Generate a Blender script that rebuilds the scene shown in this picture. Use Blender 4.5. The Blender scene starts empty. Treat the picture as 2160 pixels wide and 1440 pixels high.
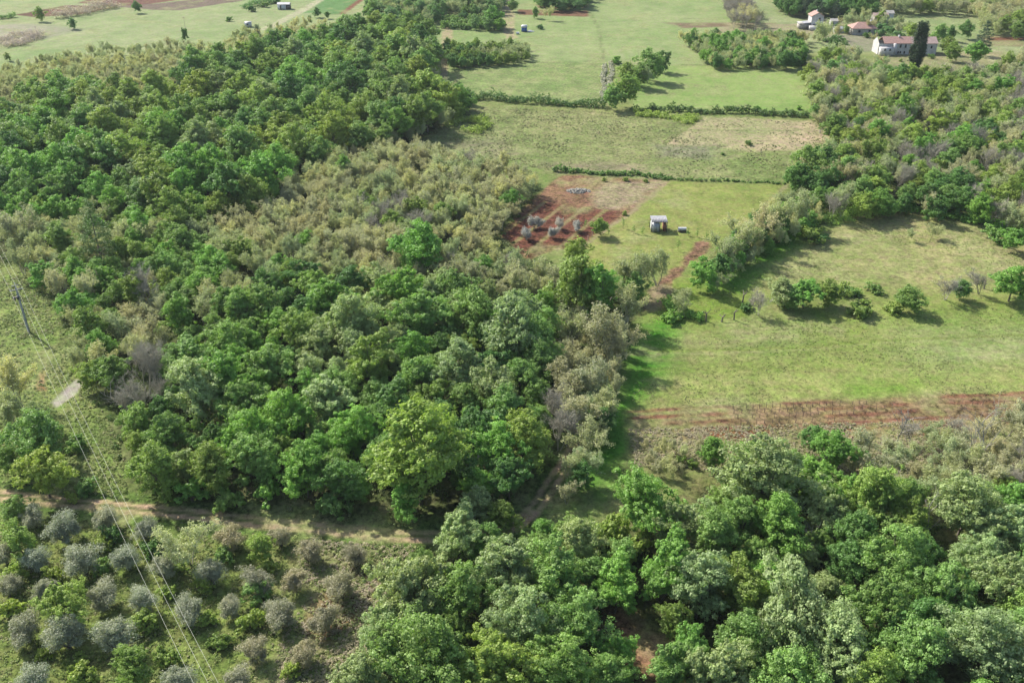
import bpy, math, random
import numpy as np
from mathutils import Vector, Matrix

# ------------------------------------------------------------------ camera, sky, sun
sc = bpy.context.scene
W0, H0, F = 2160.0, 1440.0, 1950.0
PITCH = math.radians(29.9)
CAM_H = 87.0
cam_d = bpy.data.cameras.new("camera")
cam = bpy.data.objects.new("camera", cam_d)
sc.collection.objects.link(cam)
cam.location = (0, 0, CAM_H)
cam.rotation_euler = (math.radians(90) - PITCH, 0, 0)
cam_d.sensor_width = 36.0
cam_d.lens = 36.0 * F / W0
cam_d.clip_end = 8000
cam_d.clip_start = 0.5
sc.camera = cam

SUN_EL = math.radians(41)
SUN_DIR = Vector((-0.76, 0.65, 0)).normalized()      # horizontal direction towards the sun
world = bpy.data.worlds.new("World")
sc.world = world
world.use_nodes = True
wn = world.node_tree
sky = wn.nodes.new("ShaderNodeTexSky")
sky.sky_type = 'NISHITA'
sky.sun_disc = False
sky.sun_elevation = SUN_EL
sky.sun_rotation = math.atan2(SUN_DIR.x, SUN_DIR.y)
sky.air_density = 1.0
sky.dust_density = 2.5
bg = wn.nodes["Background"]
bg.inputs[1].default_value = 0.138
wn.links.new(sky.outputs[0], bg.inputs[0])
sun_l = bpy.data.lights.new("sun", 'SUN')
sun_l.energy = 4.8
sun_l.angle = math.radians(0.9)
sun_l.color = (1.0, 0.95, 0.86)
sun_o = bpy.data.objects.new("sun", sun_l)
sc.collection.objects.link(sun_o)
sd = Vector((SUN_DIR.x * math.cos(SUN_EL), SUN_DIR.y * math.cos(SUN_EL), math.sin(SUN_EL)))
sun_o.rotation_euler = sd.to_track_quat('Z', 'Y').to_euler()
sun_o.location = (0, 0, 200)

sc.view_settings.view_transform = 'Standard'
sc.view_settings.look = 'None'
sc.view_settings.exposure = 0.7
sc.view_settings.gamma = 1.0
cy = sc.cycles
cy.max_bounces = 5
cy.diffuse_bounces = 3
cy.glossy_bounces = 1
cy.transmission_bounces = 3
cy.transparent_max_bounces = 4
cy.volume_bounces = 0
cy.caustics_reflective = False
cy.caustics_refractive = False
cy.use_denoising = True

rng = np.random.default_rng(7)
random.seed(7)
COL = sc.collection

# ------------------------------------------------------------------ helpers
SP, CP = math.sin(PITCH), math.cos(PITCH)

def P(px, py, z=0.0):
    """The world point at height z seen at a pixel of the 2160 x 1440 photograph."""
    a = (px - W0 / 2) / F
    b = (H0 / 2 - py) / F
    d = (a, CP + b * SP, -SP + b * CP)
    t = (z - CAM_H) / d[2]
    return (d[0] * t, d[1] * t)

def ppm(py, z=0.0):
    """Photograph pixels per metre for things at height z on row py."""
    return CP * (py - (H0 / 2 - F * SP / CP)) / (CAM_H - z)

def tagit(o, label=None, cat=None, group=None, kind=None):
    if label: o["label"] = label
    if cat: o["category"] = cat
    if group: o["group"] = group
    if kind: o["kind"] = kind
    return o

def link(o, parent=None):
    COL.objects.link(o)
    if parent is not None:
        o.parent = parent
    return o

def mesh_np(name, verts, faces, mats, fmat=None, attr=None, smooth=False):
    """verts (n,3); faces (m,3) or (m,4) or a list of such arrays."""
    me = bpy.data.meshes.new(name)
    if not isinstance(faces, list):
        faces = [faces]
    faces = [np.asarray(f, dtype=np.int32) for f in faces if len(f)]
    verts = np.asarray(verts, dtype=np.float32)
    nl = sum(f.size for f in faces)
    npoly = sum(len(f) for f in faces)
    me.vertices.add(len(verts))
    me.vertices.foreach_set("co", verts.ravel())
    me.loops.add(nl)
    me.polygons.add(npoly)
    me.loops.foreach_set("vertex_index", np.concatenate([f.ravel() for f in faces]))
    ls = []
    s = 0
    for f in faces:
        k = f.shape[1]
        ls.append(s + np.arange(len(f)) * k)
        s += f.size
    me.polygons.foreach_set("loop_start", np.concatenate(ls).astype(np.int32))
    if fmat is not None:
        me.polygons.foreach_set("material_index", np.asarray(fmat, dtype=np.int32))
    if smooth:
        me.polygons.foreach_set("use_smooth", np.ones(npoly, dtype=bool))
    for m in mats:
        me.materials.append(m)
    if attr is not None:
        for an, (typ, data) in attr.items():
            at = me.attributes.new(an, typ, 'POINT')
            key = "color" if typ == 'FLOAT_COLOR' else "value"
            at.data.foreach_set(key, np.asarray(data, dtype=np.float32).ravel())
    me.update(calc_edges=True)
    return me

def obj(name, me, parent=None, loc=None):
    o = bpy.data.objects.new(name, me)
    if loc is not None:
        o.location = loc
    return link(o, parent)

class MB:
    """Collects boxes, bars and polygons into one mesh."""
    def __init__(s):
        s.v = []; s.f3 = []; s.f4 = []
    def quad(s, a, b, c, d):
        n = len(s.v); s.v += [a, b, c, d]; s.f4.append((n, n + 1, n + 2, n + 3))
    def tri(s, a, b, c):
        n = len(s.v); s.v += [a, b, c]; s.f3.append((n, n + 1, n + 2))
    def box(s, x0, x1, y0, y1, z0, z1):
        n = len(s.v)
        s.v += [(x0, y0, z0), (x1, y0, z0), (x1, y1, z0), (x0, y1, z0), (x0, y0, z1), (x1, y0, z1), (x1, y1, z1), (x0, y1, z1)]
        for f in ((0, 3, 2, 1), (4, 5, 6, 7), (0, 1, 5, 4), (1, 2, 6, 5), (2, 3, 7, 6), (3, 0, 4, 7)):
            s.f4.append(tuple(n + i for i in f))
    def tube(s, pts, r, k=6, r1=None):
        pts = [Vector(p) for p in pts]
        n0 = len(s.v)
        m = len(pts)
        for i, p in enumerate(pts):
            d = (pts[min(i + 1, m - 1)] - pts[max(i - 1, 0)]).normalized()
            a = d.orthogonal().normalized() if abs(d.z) > 0.9 else d.cross(Vector((0, 0, 1))).normalized()
            b = d.cross(a)
            rr = r if r1 is None else r + (r1 - r) * i / (m - 1)
            for j in range(k):
                t = 2 * math.pi * j / k
                s.v.append(tuple(p + a * (rr * math.cos(t)) + b * (rr * math.sin(t))))
        for i in range(m - 1):
            for j in range(k):
                s.f4.append((n0 + i * k + j, n0 + i * k + (j + 1) % k, n0 + (i + 1) * k + (j + 1) % k, n0 + (i + 1) * k + j))
        if k == 6:
            for base in (n0, n0 + (m - 1) * k):
                s.f3 += [(base, base + i, base + i + 1) for i in range(1, k - 1)]
    def build(s, name, mat, parent=None, smooth=False):
        return obj(name, mesh_np(name, np.array(s.v), [np.array(s.f4).reshape(-1, 4), np.array(s.f3).reshape(-1, 3)], [mat], smooth=smooth), parent)

# value noise, for colours and boundaries
def vnoise(x, y, scale, seed=0):
    r = np.random.default_rng(1000 + seed)
    T = r.random((256, 256))
    fx, fy = x / scale + 300.3, y / scale + 300.7
    ix, iy = np.floor(fx).astype(int), np.floor(fy).astype(int)
    tx, ty = fx - ix, fy - iy
    tx, ty = tx * tx * (3 - 2 * tx), ty * ty * (3 - 2 * ty)
    g = lambda a, b: T[a % 256, b % 256]
    return (g(ix, iy) * (1 - tx) + g(ix + 1, iy) * tx) * (1 - ty) + (g(ix, iy + 1) * (1 - tx) + g(ix + 1, iy + 1) * tx) * ty

def fbm(x, y, scale, seed=0, oct=4):
    s, a, t = 0, 1.0, 0
    for i in range(oct):
        s = s + a * vnoise(x, y, scale / 2 ** i, seed + i * 17); t += a; a *= 0.55
    return s / t

def poly_sd(px, py, poly):
    """Signed distance to a polygon, negative inside."""
    poly = np.asarray(poly, float)
    d = np.full(px.shape, 1e18)
    inside = np.zeros(px.shape, bool)
    n = len(poly)
    for i in range(n):
        ax, ay = poly[i]; bx, by = poly[(i + 1) % n]
        ex, ey = bx - ax, by - ay
        wx, wy = px - ax, py - ay
        t = np.clip((wx * ex + wy * ey) / (ex * ex + ey * ey + 1e-12), 0, 1)
        d = np.minimum(d, (wx - t * ex) ** 2 + (wy - t * ey) ** 2)
        c = ((ay > py) != (by > py)) & (px < (bx - ax) * (py - ay) / (by - ay + 1e-12) + ax)
        inside ^= c
    return np.where(inside, -1, 1) * np.sqrt(d)

def line_d(px, py, pts):
    d = np.full(px.shape, 1e18)
    for (ax, ay), (bx, by) in zip(pts[:-1], pts[1:]):
        ex, ey = bx - ax, by - ay
        wx, wy = px - ax, py - ay
        t = np.clip((wx * ex + wy * ey) / (ex * ex + ey * ey + 1e-12), 0, 1)
        d = np.minimum(d, (wx - t * ex) ** 2 + (wy - t * ey) ** 2)
    return np.sqrt(d)

def in_poly(x, y, poly):
    return poly_sd(np.array([x]), np.array([y]), poly)[0] < 0

def gp(pts, z=0.0):
    return [P(a, b, z) for a, b in pts]

# ------------------------------------------------------------------ materials
def new_mat(name):
    m = bpy.data.materials.new(name); m.use_nodes = True
    n = m.node_tree
    return m, n, n.nodes, n.links, n.nodes["Principled BSDF"]

def simple_mat(name, col, rough=0.8, var=0.15, scale=3.0, metal=0.0, bump=0.0):
    m, t, N, L, B = new_mat(name)
    tc = N.new("ShaderNodeTexCoord")
    no = N.new("ShaderNodeTexNoise"); no.inputs["Scale"].default_value = scale; no.inputs["Detail"].default_value = 5
    L.new(tc.outputs["Object"], no.inputs["Vector"])
    mr = N.new("ShaderNodeMapRange"); mr.inputs[1].default_value = 0.3; mr.inputs[2].default_value = 0.7
    mr.inputs[3].default_value = 1 - var; mr.inputs[4].default_value = 1 + var
    L.new(no.outputs[0], mr.inputs[0])
    mx = N.new("ShaderNodeVectorMath"); mx.operation = 'SCALE'; mx.inputs[0].default_value = col
    L.new(mr.outputs[0], mx.inputs[3])
    L.new(mx.outputs[0], B.inputs["Base Color"])
    B.inputs["Roughness"].default_value = rough
    B.inputs["Metallic"].default_value = metal
    if bump:
        bp = N.new("ShaderNodeBump"); bp.inputs["Strength"].default_value = bump; bp.inputs["Distance"].default_value = 0.05
        L.new(no.outputs[0], bp.inputs["Height"]); L.new(bp.outputs[0], B.inputs["Normal"])
    return m

def leaf_mat(name, base, transl=0.35, var=0.35, spec=0.35, rough=0.5):
    """Foliage: base colour x per-tree tint x per-clump variation; thin leaves let light through."""
    m, t, N, L, B = new_mat(name)
    at = N.new("ShaderNodeAttribute"); at.attribute_type = 'INSTANCER'; at.attribute_name = "tint"
    va = N.new("ShaderNodeAttribute"); va.attribute_type = 'GEOMETRY'; va.attribute_name = "cv"
    mr = N.new("ShaderNodeMapRange"); mr.inputs[3].default_value = 1 - var; mr.inputs[4].default_value = 1 + var
    L.new(va.outputs["Fac"], mr.inputs[0])
    m1 = N.new("ShaderNodeVectorMath"); m1.operation = 'MULTIPLY'; m1.inputs[0].default_value = base
    L.new(at.outputs["Vector"], m1.inputs[1])
    m2 = N.new("ShaderNodeVectorMath"); m2.operation = 'SCALE'
    L.new(m1.outputs[0], m2.inputs[0]); L.new(mr.outputs[0], m2.inputs[3])
    L.new(m2.outputs[0], B.inputs["Base Color"])
    B.inputs["Roughness"].default_value = rough
    B.inputs["Specular IOR Level"].default_value = spec
    tr = N.new("ShaderNodeBsdfTranslucent")
    m3 = N.new("ShaderNodeVectorMath"); m3.operation = 'MULTIPLY'; m3.inputs[1].default_value = (1.08, 1.17, 0.7)
    L.new(m2.outputs[0], m3.inputs[0]); L.new(m3.outputs[0], tr.inputs[0])
    mix = N.new("ShaderNodeMixShader"); mix.inputs[0].default_value = transl
    L.new(B.outputs[0], mix.inputs[1]); L.new(tr.outputs[0], mix.inputs[2])
    L.new(mix.outputs[0], N["Material Output"].inputs[0])
    return m

M = {}
M["leaf"] = leaf_mat("foliage", (0.26, 0.37, 0.11), transl=0.40, var=.36)
M["bud"] = leaf_mat("budding_foliage", (0.43, 0.45, 0.275), transl=0.38, var=0.28, spec=0.2)
M["olive"] = leaf_mat("olive_foliage", (0.31, 0.335, 0.20), transl=0.3, var=0.25, spec=0.4)
M["needle"] = leaf_mat("needle_foliage", (0.055, 0.10, 0.045), transl=0.1, var=0.3, spec=0.2)
M["bark"] = simple_mat("bark", (0.13, 0.11, 0.085), 0.9, 0.3, 4)
M["twig"] = simple_mat("grey_twigs", (0.36, 0.34, 0.27), 0.9, 0.2, 2)
M["palebark"] = simple_mat("pale_bark", (0.3, 0.28, 0.25), 0.9, 0.25, 2)
M["blossom"] = leaf_mat("blossom", (0.42, 0.40, 0.36), transl=0.2, var=0.2)

def ground_mat():
    m, t, N, L, B = new_mat("ground_cover")
    tc = N.new("ShaderNodeTexCoord")
    at = N.new("ShaderNodeAttribute"); at.attribute_type = 'GEOMETRY'; at.attribute_name = "gcol"
    am = N.new("ShaderNodeAttribute"); am.attribute_type = 'GEOMETRY'; am.attribute_name = "gamp"
    def noise(s, d, r=0.6, dist=0.0, vec=None):
        n = N.new("ShaderNodeTexNoise"); n.inputs["Scale"].default_value = s; n.inputs["Detail"].default_value = d
        n.inputs["Roughness"].default_value = r; n.inputs["Distortion"].default_value = dist
        L.new(vec or tc.outputs["Object"], n.inputs["Vector"]); return n
    n1 = noise(1.1, 8, 0.68, 0.3)
    n2 = noise(0.23, 5, 0.6, 0.6)
    n3 = noise(4.5, 4, 0.7)
    def math_(op, a, b):
        x = N.new("ShaderNodeMath"); x.operation = op
        for i, v in enumerate((a, b)):
            if isinstance(v, (int, float)): x.inputs[i].default_value = v
            else: L.new(v, x.inputs[i])
        return x.outputs[0]
    s = math_('ADD', math_('MULTIPLY', math_('SUBTRACT', n1.outputs[0], 0.5), 4.4), math_('MULTIPLY', math_('SUBTRACT', n2.outputs[0], 0.5), 2.4))
    s = math_('ADD', s, math_('MULTIPLY', math_('SUBTRACT', n3.outputs[0], 0.5), 2.2))
    s = math_('MULTIPLY', s, am.outputs["Fac"])
    f = math_('MAXIMUM', math_('ADD', s, 1.0), 0.25)
    sc_ = N.new("ShaderNodeVectorMath"); sc_.operation = 'SCALE'
    L.new(at.outputs["Vector"], sc_.inputs[0]); L.new(f, sc_.inputs[3])
    # hue drift between greener and drier patches
    n4 = noise(0.5, 4, 0.6)
    mr = N.new("ShaderNodeMapRange"); mr.inputs[1].default_value = 0.35; mr.inputs[2].default_value = 0.65
    L.new(n4.outputs[0], mr.inputs[0])
    mxc = N.new("ShaderNodeMix"); mxc.data_type = 'RGBA'
    mxc.inputs[6].default_value = (0.9, 1.03, 0.8, 1); mxc.inputs[7].default_value = (1.1, 0.98, 1.15, 1)
    L.new(mr.outputs[0], mxc.inputs[0])
    mu = N.new("ShaderNodeVectorMath"); mu.operation = 'MULTIPLY'
    L.new(sc_.outputs[0], mu.inputs[0]); L.new(mxc.outputs[2], mu.inputs[1])
    L.new(mu.outputs[0], B.inputs["Base Color"])
    B.inputs["Roughness"].default_value = 0.95
    B.inputs["Specular IOR Level"].default_value = 0.1
    bp = N.new("ShaderNodeBump"); bp.inputs["Strength"].default_value = 0.7; bp.inputs["Distance"].default_value = 0.35
    L.new(n1.outputs[0], bp.inputs["Height"]); L.new(bp.outputs[0], B.inputs["Normal"])
    return m
M["ground"] = ground_mat()

# ------------------------------------------------------------------ ground
def soft(sd, w):
    return np.clip(0.5 - sd / w, 0, 1)

TRACK = gp([(-60, 1035), (80, 1052), (160, 1060), (280, 1073), (420, 1086), (560, 1101), (720, 1116), (840, 1128), (930, 1132), (1030, 1126), (1085, 1108), (1120, 1080), (1145, 1050), (1165, 1018), (1190, 985), (1215, 940)])
FARTRACK = gp([(1078, -20), (1073, 20), (1074, 50), (1072, 66), (1080, 80)])
FORKTRACK = gp([(946, 60), (938, 110), (932, 150), (930, 175)])
VTRACK = gp([(2085, 118), (2098, 130), (2105, 148), (2112, 170)])
ROADTL = gp([(715, -30), (675, 0), (640, 22), (600, 42), (560, 62)])
REDFIELD = gp([(1182, 368), (1408, 380), (1330, 445), (1290, 478), (1235, 512), (1120, 545), (1050, 495), (1110, 430)])
FURROWS = gp([(1135, 425), (1315, 448), (1235, 512), (1120, 545), (1050, 495)])
MEADOW_RED = gp([(1275, 383), (1408, 380), (1335, 440), (1250, 445), (1245, 425)])
PALEPATH = gp([(1405, 383), (1370, 415), (1320, 455), (1270, 495), (1225, 530)])
SOILPATH = gp([(1488, 512), (1450, 545), (1425, 575), (1405, 605), (1370, 640)])
VINE = gp([(1325, 866), (1560, 848), (1900, 838), (2200, 822), (2200, 900), (1800, 925), (1620, 935), (1330, 930)])
PAD_PX = [(107, 848), (160, 800), (174, 808), (160, 830), (116, 860)]
PAD = gp(PAD_PX)

# (polygon in ground pixels, colour, feather in m, amplitude)
MEADOW = (0.215, 0.25, 0.105)
GC = [
    # far fields
    ([(-400, -120), (900, -120), (860, 60), (500, 130), (0, 150), (-400, 180)], (0.29, 0.33, 0.195), 10, .12),
    ([(900, -120), (1700, -120), (1700, 130), (1480, 140), (900, 140)], (0.265, 0.32, 0.165), 10, .12),
    ([(1560, -120), (2600, -120), (2600, 120), (1700, 110), (1600, 60)], (0.27, 0.31, 0.18), 8, .15),
    ([(900, 130), (1275, 133), (1272, 215), (940, 205)], (0.235, 0.28, 0.135), 2, .25),
    ([(1350, 140), (1710, 138), (1712, 240), (1340, 232)], (0.25, 0.33, 0.13), 2, .12),
    # rough centre meadow
    ([(860, 300), (960, 225), (1280, 235), (1500, 245), (1780, 260), (1760, 340), (1660, 390), (1400, 380), (1180, 368), (1060, 340)], (0.225, 0.245, 0.12), 4, .3),
    ([(1480, 248), (1720, 255), (1770, 280), (1700, 315), (1590, 320), (1405, 302)], (0.40, 0.335, 0.25), 2, .2),
    ([(940, 300), (1040, 290), (1090, 325), (960, 335)], (0.24, 0.22, 0.16), 10, .3),
    ([(1130, 345), (1330, 345), (1420, 372), (1180, 362)], (0.26, 0.22, 0.17), 7, .3),
    ([(1380, 305), (1520, 310), (1500, 335), (1390, 330)], (0.24, 0.235, 0.18), 5, .3),
    # shed meadow
    ([(1408, 380), (1665, 388), (1640, 425), (1520, 510), (1430, 570), (1250, 570), (1235, 515), (1330, 445)], (0.26, 0.28, 0.105), 2, .18),
    # right meadow
    ([(1345, 700), (1400, 620), (1480, 590), (1560, 550), (1650, 480), (1900, 430), (2200, 510), (2300, 830), (1900, 840), (1560, 850), (1320, 868), (1310, 800)], (0.245, 0.275, 0.105), 5, .2),
    ([(1640, 500), (1900, 440), (2250, 520), (2250, 600), (1900, 610), (1600, 600)], (0.32, 0.305, 0.165), 12, .25),
    ([(1380, 600), (1500, 560), (1600, 640), (1800, 665), (2250, 640), (2250, 700), (1800, 690), (1360, 700)], (0.21, 0.27, 0.07), 6, .2),
    ([(1360, 700), (1700, 710), (1560, 740), (1380, 745)], (0.27, 0.28, 0.14), 10, .2),
    ([(1900, 690), (2300, 670), (2300, 800), (1950, 800)], (0.27, 0.31, 0.155), 16, .2),
    ([(1400, 795), (2250, 770), (2250, 825), (1400, 855)], (0.275, 0.30, 0.125), 8, .25),
    ([(1780, 805), (1960, 800), (1920, 835), (1790, 838)], (0.20, 0.30, 0.07), 6, .2),
    # lush grass strip beside the wood
    ([(1300, 800), (1350, 690), (1400, 660), (1440, 690), (1400, 780), (1330, 870), (1340, 950), (1290, 1010), (1190, 1120), (1120, 1120), (1200, 1000), (1260, 900)], (0.085, 0.24, 0.03), 6, .25),
    ([(1480, 600), (1540, 560), (1690, 465), (1760, 470), (1640, 560), (1560, 620)], (0.13, 0.27, 0.045), 5, .2),
    # vineyard strip
    ([(1325, 866), (1560, 850), (2250, 824), (2250, 960), (1800, 960), (1330, 960)], (0.255, 0.24, 0.13), 3, .3),
    ([(1330, 935), (1700, 930), (2250, 900), (2250, 1060), (1500, 1000), (1330, 980)], (0.20, 0.19, 0.11), 5, .3),
    # verges and clearings on the left
    ([(-200, 530), (60, 560), (150, 700), (180, 800), (260, 950), (270, 1060), (60, 1045), (-200, 1030)], (0.22, 0.26, 0.10), 4, .35),
    ([(-200, 1070), (900, 1140), (760, 1240), (700, 1500), (-200, 1500)], (0.19, 0.225, 0.08), 4, .4),
    ([(640, 1130), (900, 1140), (820, 1200), (760, 1260), (700, 1500), (560, 1500), (640, 1300), (700, 1200)], (0.215, 0.205, 0.12), 5, .5),
    ([(700, 1240), (800, 1210), (760, 1290), (700, 1350), (660, 1330)], (0.26, 0.14, 0.11), 4, .35),
    ([(1290, 1290), (1330, 1290), (1400, 1370), (1380, 1430), (1300, 1400)], (0.36, 0.19, 0.15), 3, .4),
    ([(1440, 1000), (1540, 1000), (1530, 1060), (1450, 1060)], (0.19, 0.19, 0.09), 3, .35),
    # around the farm
    ([(1840, 115), (2120, 110), (2120, 150), (1880, 150)], (0.28, 0.26, 0.17), 4, .2),
    ([(1700, 40), (1830, 40), (1860, 110), (1760, 110)], (0.24, 0.235, 0.19), 4, .2),
    ([(2060, 75), (2180, 75), (2180, 98), (2080, 98)], (0.26, 0.22, 0.15), 3, .2),
    ([(1000, 275), (1700, 275), (1700, 276), (1000, 276)], (0.22, 0.24, 0.12), 2, .3),
    # grey-violet and ploughed strips, far left
    ([(-100, 60), (60, 50), (180, 62), (80, 85), (-100, 110)], (0.29, 0.29, 0.235), 5, .1),
    ([(1395, 48), (1640, 48), (1640, 58), (1440, 58)], (0.26, 0.23, 0.16), 2, .15),
    ([(1540, 50), (1790, 52), (1780, 72), (1500, 70)], (0.30, 0.27, 0.20), 2, .15),
    ([(618, 28), (700, -20), (790, -20), (720, 30)], (0.13, 0.24, 0.10), 1.5, .1),
    ([(735, 30), (830, -20), (900, -20), (850, 30)], (0.32, 0.33, 0.22), 1.5, .1),
]
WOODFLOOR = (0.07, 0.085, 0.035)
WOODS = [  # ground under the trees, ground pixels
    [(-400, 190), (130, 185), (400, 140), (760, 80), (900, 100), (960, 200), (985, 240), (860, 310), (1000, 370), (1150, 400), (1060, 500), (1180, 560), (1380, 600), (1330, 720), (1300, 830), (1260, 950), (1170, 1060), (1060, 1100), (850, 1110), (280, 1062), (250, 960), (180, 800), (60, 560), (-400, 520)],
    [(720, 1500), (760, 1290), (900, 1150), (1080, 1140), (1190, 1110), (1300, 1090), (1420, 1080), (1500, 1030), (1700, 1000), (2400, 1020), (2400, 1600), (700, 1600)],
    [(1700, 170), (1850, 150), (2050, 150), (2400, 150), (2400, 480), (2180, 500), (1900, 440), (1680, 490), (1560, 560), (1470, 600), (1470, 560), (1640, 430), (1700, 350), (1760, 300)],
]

ys = [-400, -200, -60, 0, 25, 45]
y = 55.0
while y < 640:
    ys.append(y); y += 0.42 + 0.0030 * max(y - 60, 0)
while y < 6000:
    ys.append(y); y *= 1.25
ys = np.array(ys)
us = np.concatenate([[-30, -10, -4, -2, -1.5], np.linspace(-1.18, 1.18, 430), [1.5, 2, 4, 10, 30]])
hw = np.maximum(0.48 * ys + 24, 45)
GX = us[None, :] * hw[:, None]
GY = np.repeat(ys[:, None], len(us), 1)
wob = lambda x, y: (fbm(x, y, 9, 3, 2) - 0.5) * 2
gx, gy = GX.ravel(), GY.ravel()
jx, jy = gx + wob(gx, gy) * 1.6, gy + wob(gx + 77, gy - 31) * 1.6
colr = np.tile(np.array(MEADOW), (len(gx), 1)).astype(float)
amp = np.full(len(gx), .2)
def lay(mask, c, a):
    global colr, amp
    mask = np.clip(mask, 0, 1)
    colr = colr * (1 - mask[:, None]) + np.array(c)[None] * mask[:, None]
    amp = amp * (1 - mask) + a * mask
for poly, c, fe, a in GC:
    lay(soft(poly_sd(jx, jy, gp(poly)), fe), c, a)
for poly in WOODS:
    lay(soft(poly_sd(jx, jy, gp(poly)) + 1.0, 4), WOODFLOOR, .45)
for poly, c, fe, a in GC:
    if c in ((0.36, 0.19, 0.15), (0.26, 0.14, 0.11)): lay(soft(poly_sd(jx, jy, gp(poly)), fe), c, a)
# patches: greener and drier at large scale
big = fbm(gx, gy, 38, 50, 3) - 0.5
mid = fbm(gx, gy, 7, 60, 3) - 0.5
colr *= 1 + big[:, None] * np.array([0.5, 0.2, 0.6])[None] + mid[:, None] * np.array([0.5, 0.3, 0.5])[None]

reg = np.zeros(len(gx), int)
# vineyard soil: bare red strips between grass
sdv = poly_sd(jx, jy, VINE)
vx = np.array(P(1330, 866)); vy = np.array(P(2160, 828)); vd = (vy - vx) / np.linalg.norm(vy - vx)
across = (gx - vx[0]) * (-vd[1]) + (gy - vx[1]) * vd[0]          # metres beyond the upper edge
along = (gx - vx[0]) * vd[0] + (gy - vx[1]) * vd[1]
vb = soft(np.maximum(-across - 7.5, across), 2) * soft(sdv, 2) * np.clip((along - 6) / 12, 0, 1)
lay(vb * .75, (0.26, 0.165, 0.12), .45)
rowphase = np.abs(((across / 2.1) % 1) - 0.5) * 2
patch = fbm(gx, gy, 12, 90, 3)
soil = soft(sdv, 1.5) * np.clip((rowphase - 0.35) * 2.2, 0, 1) * np.clip((patch - 0.50) * 7 + np.clip(1 + across / 4.2, 0, 1) * 1.3, 0, 1)
lay(np.clip(soil * 1.6, 0, 1), (0.21, 0.10, 0.08), .45)
lay(soft(poly_sd(jx, jy, gp([(1490, 905), (1640, 895), (1640, 925), (1500, 922)])), 2), (0.20, 0.085, 0.05), .3)
# red field with furrows
m = soft(poly_sd(jx, jy, REDFIELD), 1.2)
lay(m, (0.26, 0.145, 0.11), .4); reg[m > .5] = 1
lay(m * np.clip((fbm(gx, gy, 7, 301, 3) - .52) * 6, 0, 1), (0.22, 0.115, 0.09), .4)
lay(m * soft(poly_sd(jx, jy, MEADOW_RED) + (fbm(gx, gy, 3, 8, 2) - .5) * 4, 3), (0.32, 0.255, 0.2), .35)
fa = np.array(P(1120, 520)); fb = np.array(P(1240, 425)); fd = (fb - fa) / np.linalg.norm(fb - fa)
fac = (gx - fa[0]) * (-fd[1]) + (gy - fa[1]) * fd[0]
fr = np.abs(((fac / 5.2 + .2) % 1) - 0.5) * 2
mf = soft(poly_sd(jx, jy, FURROWS), 1.5)
lay(mf, (0.155, 0.06, 0.05), .5)
lay(mf * np.clip((fr - 0.72) * 7, 0, 1), (0.27, 0.21, 0.125), .25)
# soil and path by the hedge
d = line_d(jx, jy, SOILPATH)
mm = np.clip((1.7 + (fbm(gx, gy, 4, 31, 2) - .5) * 3.5 - d) / 0.9, 0, 1); lay(mm, (0.22, 0.125, 0.10), .5)
d = line_d(jx, jy, SOILPATH[3:]); mm = np.clip((2.4 - d) / .7, 0, 1); lay(mm, (0.31, 0.245, 0.18), .15); reg[mm > .5] = 3
d = line_d(jx, jy, PALEPATH); mm = np.clip((0.9 - d) / 0.6, 0, 1); lay(mm, (0.33, 0.265, 0.19), .15); reg[mm > .5] = 3
# dirt track: two ruts and a grassy middle
def track(pts, w, rut, c, green, j=0.25, code=2):
    d = line_d(gx + (jx - gx) * j, gy + (jy - gy) * j, pts)
    mm = np.clip((w - d) / 0.5, 0, 1)
    lay(mm, c, .2)
    lay(np.clip((rut - d) / 0.25, 0, 1) * np.clip((fbm(gx, gy, 3, 5, 2) - .15) * 5, 0, 1), green, .3)
    reg[mm > .5] = code
d_ = line_d(gx, gy, TRACK)
lay(np.clip((5.0 - d_) / 2.5, 0, 1) * .95, (0.10, 0.155, 0.045), .6)
track(TRACK, 1.45, 0.42, (0.50, 0.365, 0.285), (0.12, 0.15, 0.055), j=.12)
track(FARTRACK, 2.6, 0.6, (0.40, 0.33, 0.25), (0.3, 0.27, 0.18))
track(FORKTRACK, 2.6, 0.4, (0.38, 0.31, 0.23), (0.3, 0.27, 0.18))
track(VTRACK, 2.0, 0.45, (0.42, 0.37, 0.30), (0.27, 0.25, 0.15))
track(ROADTL, 2.6, 0.0, (0.43, 0.40, 0.33), (0.3, 0.3, 0.2), j=0)
# far ploughed fields
for poly, c in (([(30, 32), (140, 11), (240, 17), (170, 30), (75, 37)], (0.15, 0.085, 0.06)), ([(70, 33), (135, 14), (190, 16), (110, 32)], (0.21, 0.13, 0.10)),
                ([(165, 7), (220, -12), (480, -14), (300, 11), (240, 13)], (0.21, 0.115, 0.10)), ([(240, 14), (330, 8), (520, -12), (640, -16), (520, 0), (380, 22), (330, 21)], (0.215, 0.185, 0.165)),
                ([(1090, 20), (1240, 24), (1243, 36), (1095, 31)], (0.24, 0.145, 0.10)), ([(1130, 12), (1238, 10), (1238, 17), (1140, 19)], (0.27, 0.18, 0.13)),
                ([(715, 30), (765, -8), (778, -8), (728, 30)], (0.24, 0.12, 0.085)), ([(2085, 80), (2200, 78), (2200, 86), (2085, 86)], (0.23, 0.125, 0.085)),
                ([(1420, 50), (1520, 50), (1540, 56), (1440, 60)], (0.25, 0.21, 0.15))):
    mm = soft(poly_sd(gx, gy, gp(poly)), 1.0)
    lay(mm, tuple(np.array(c) * np.array([.85, .72, .8])), .2); reg[mm > .5] = 4
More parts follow.
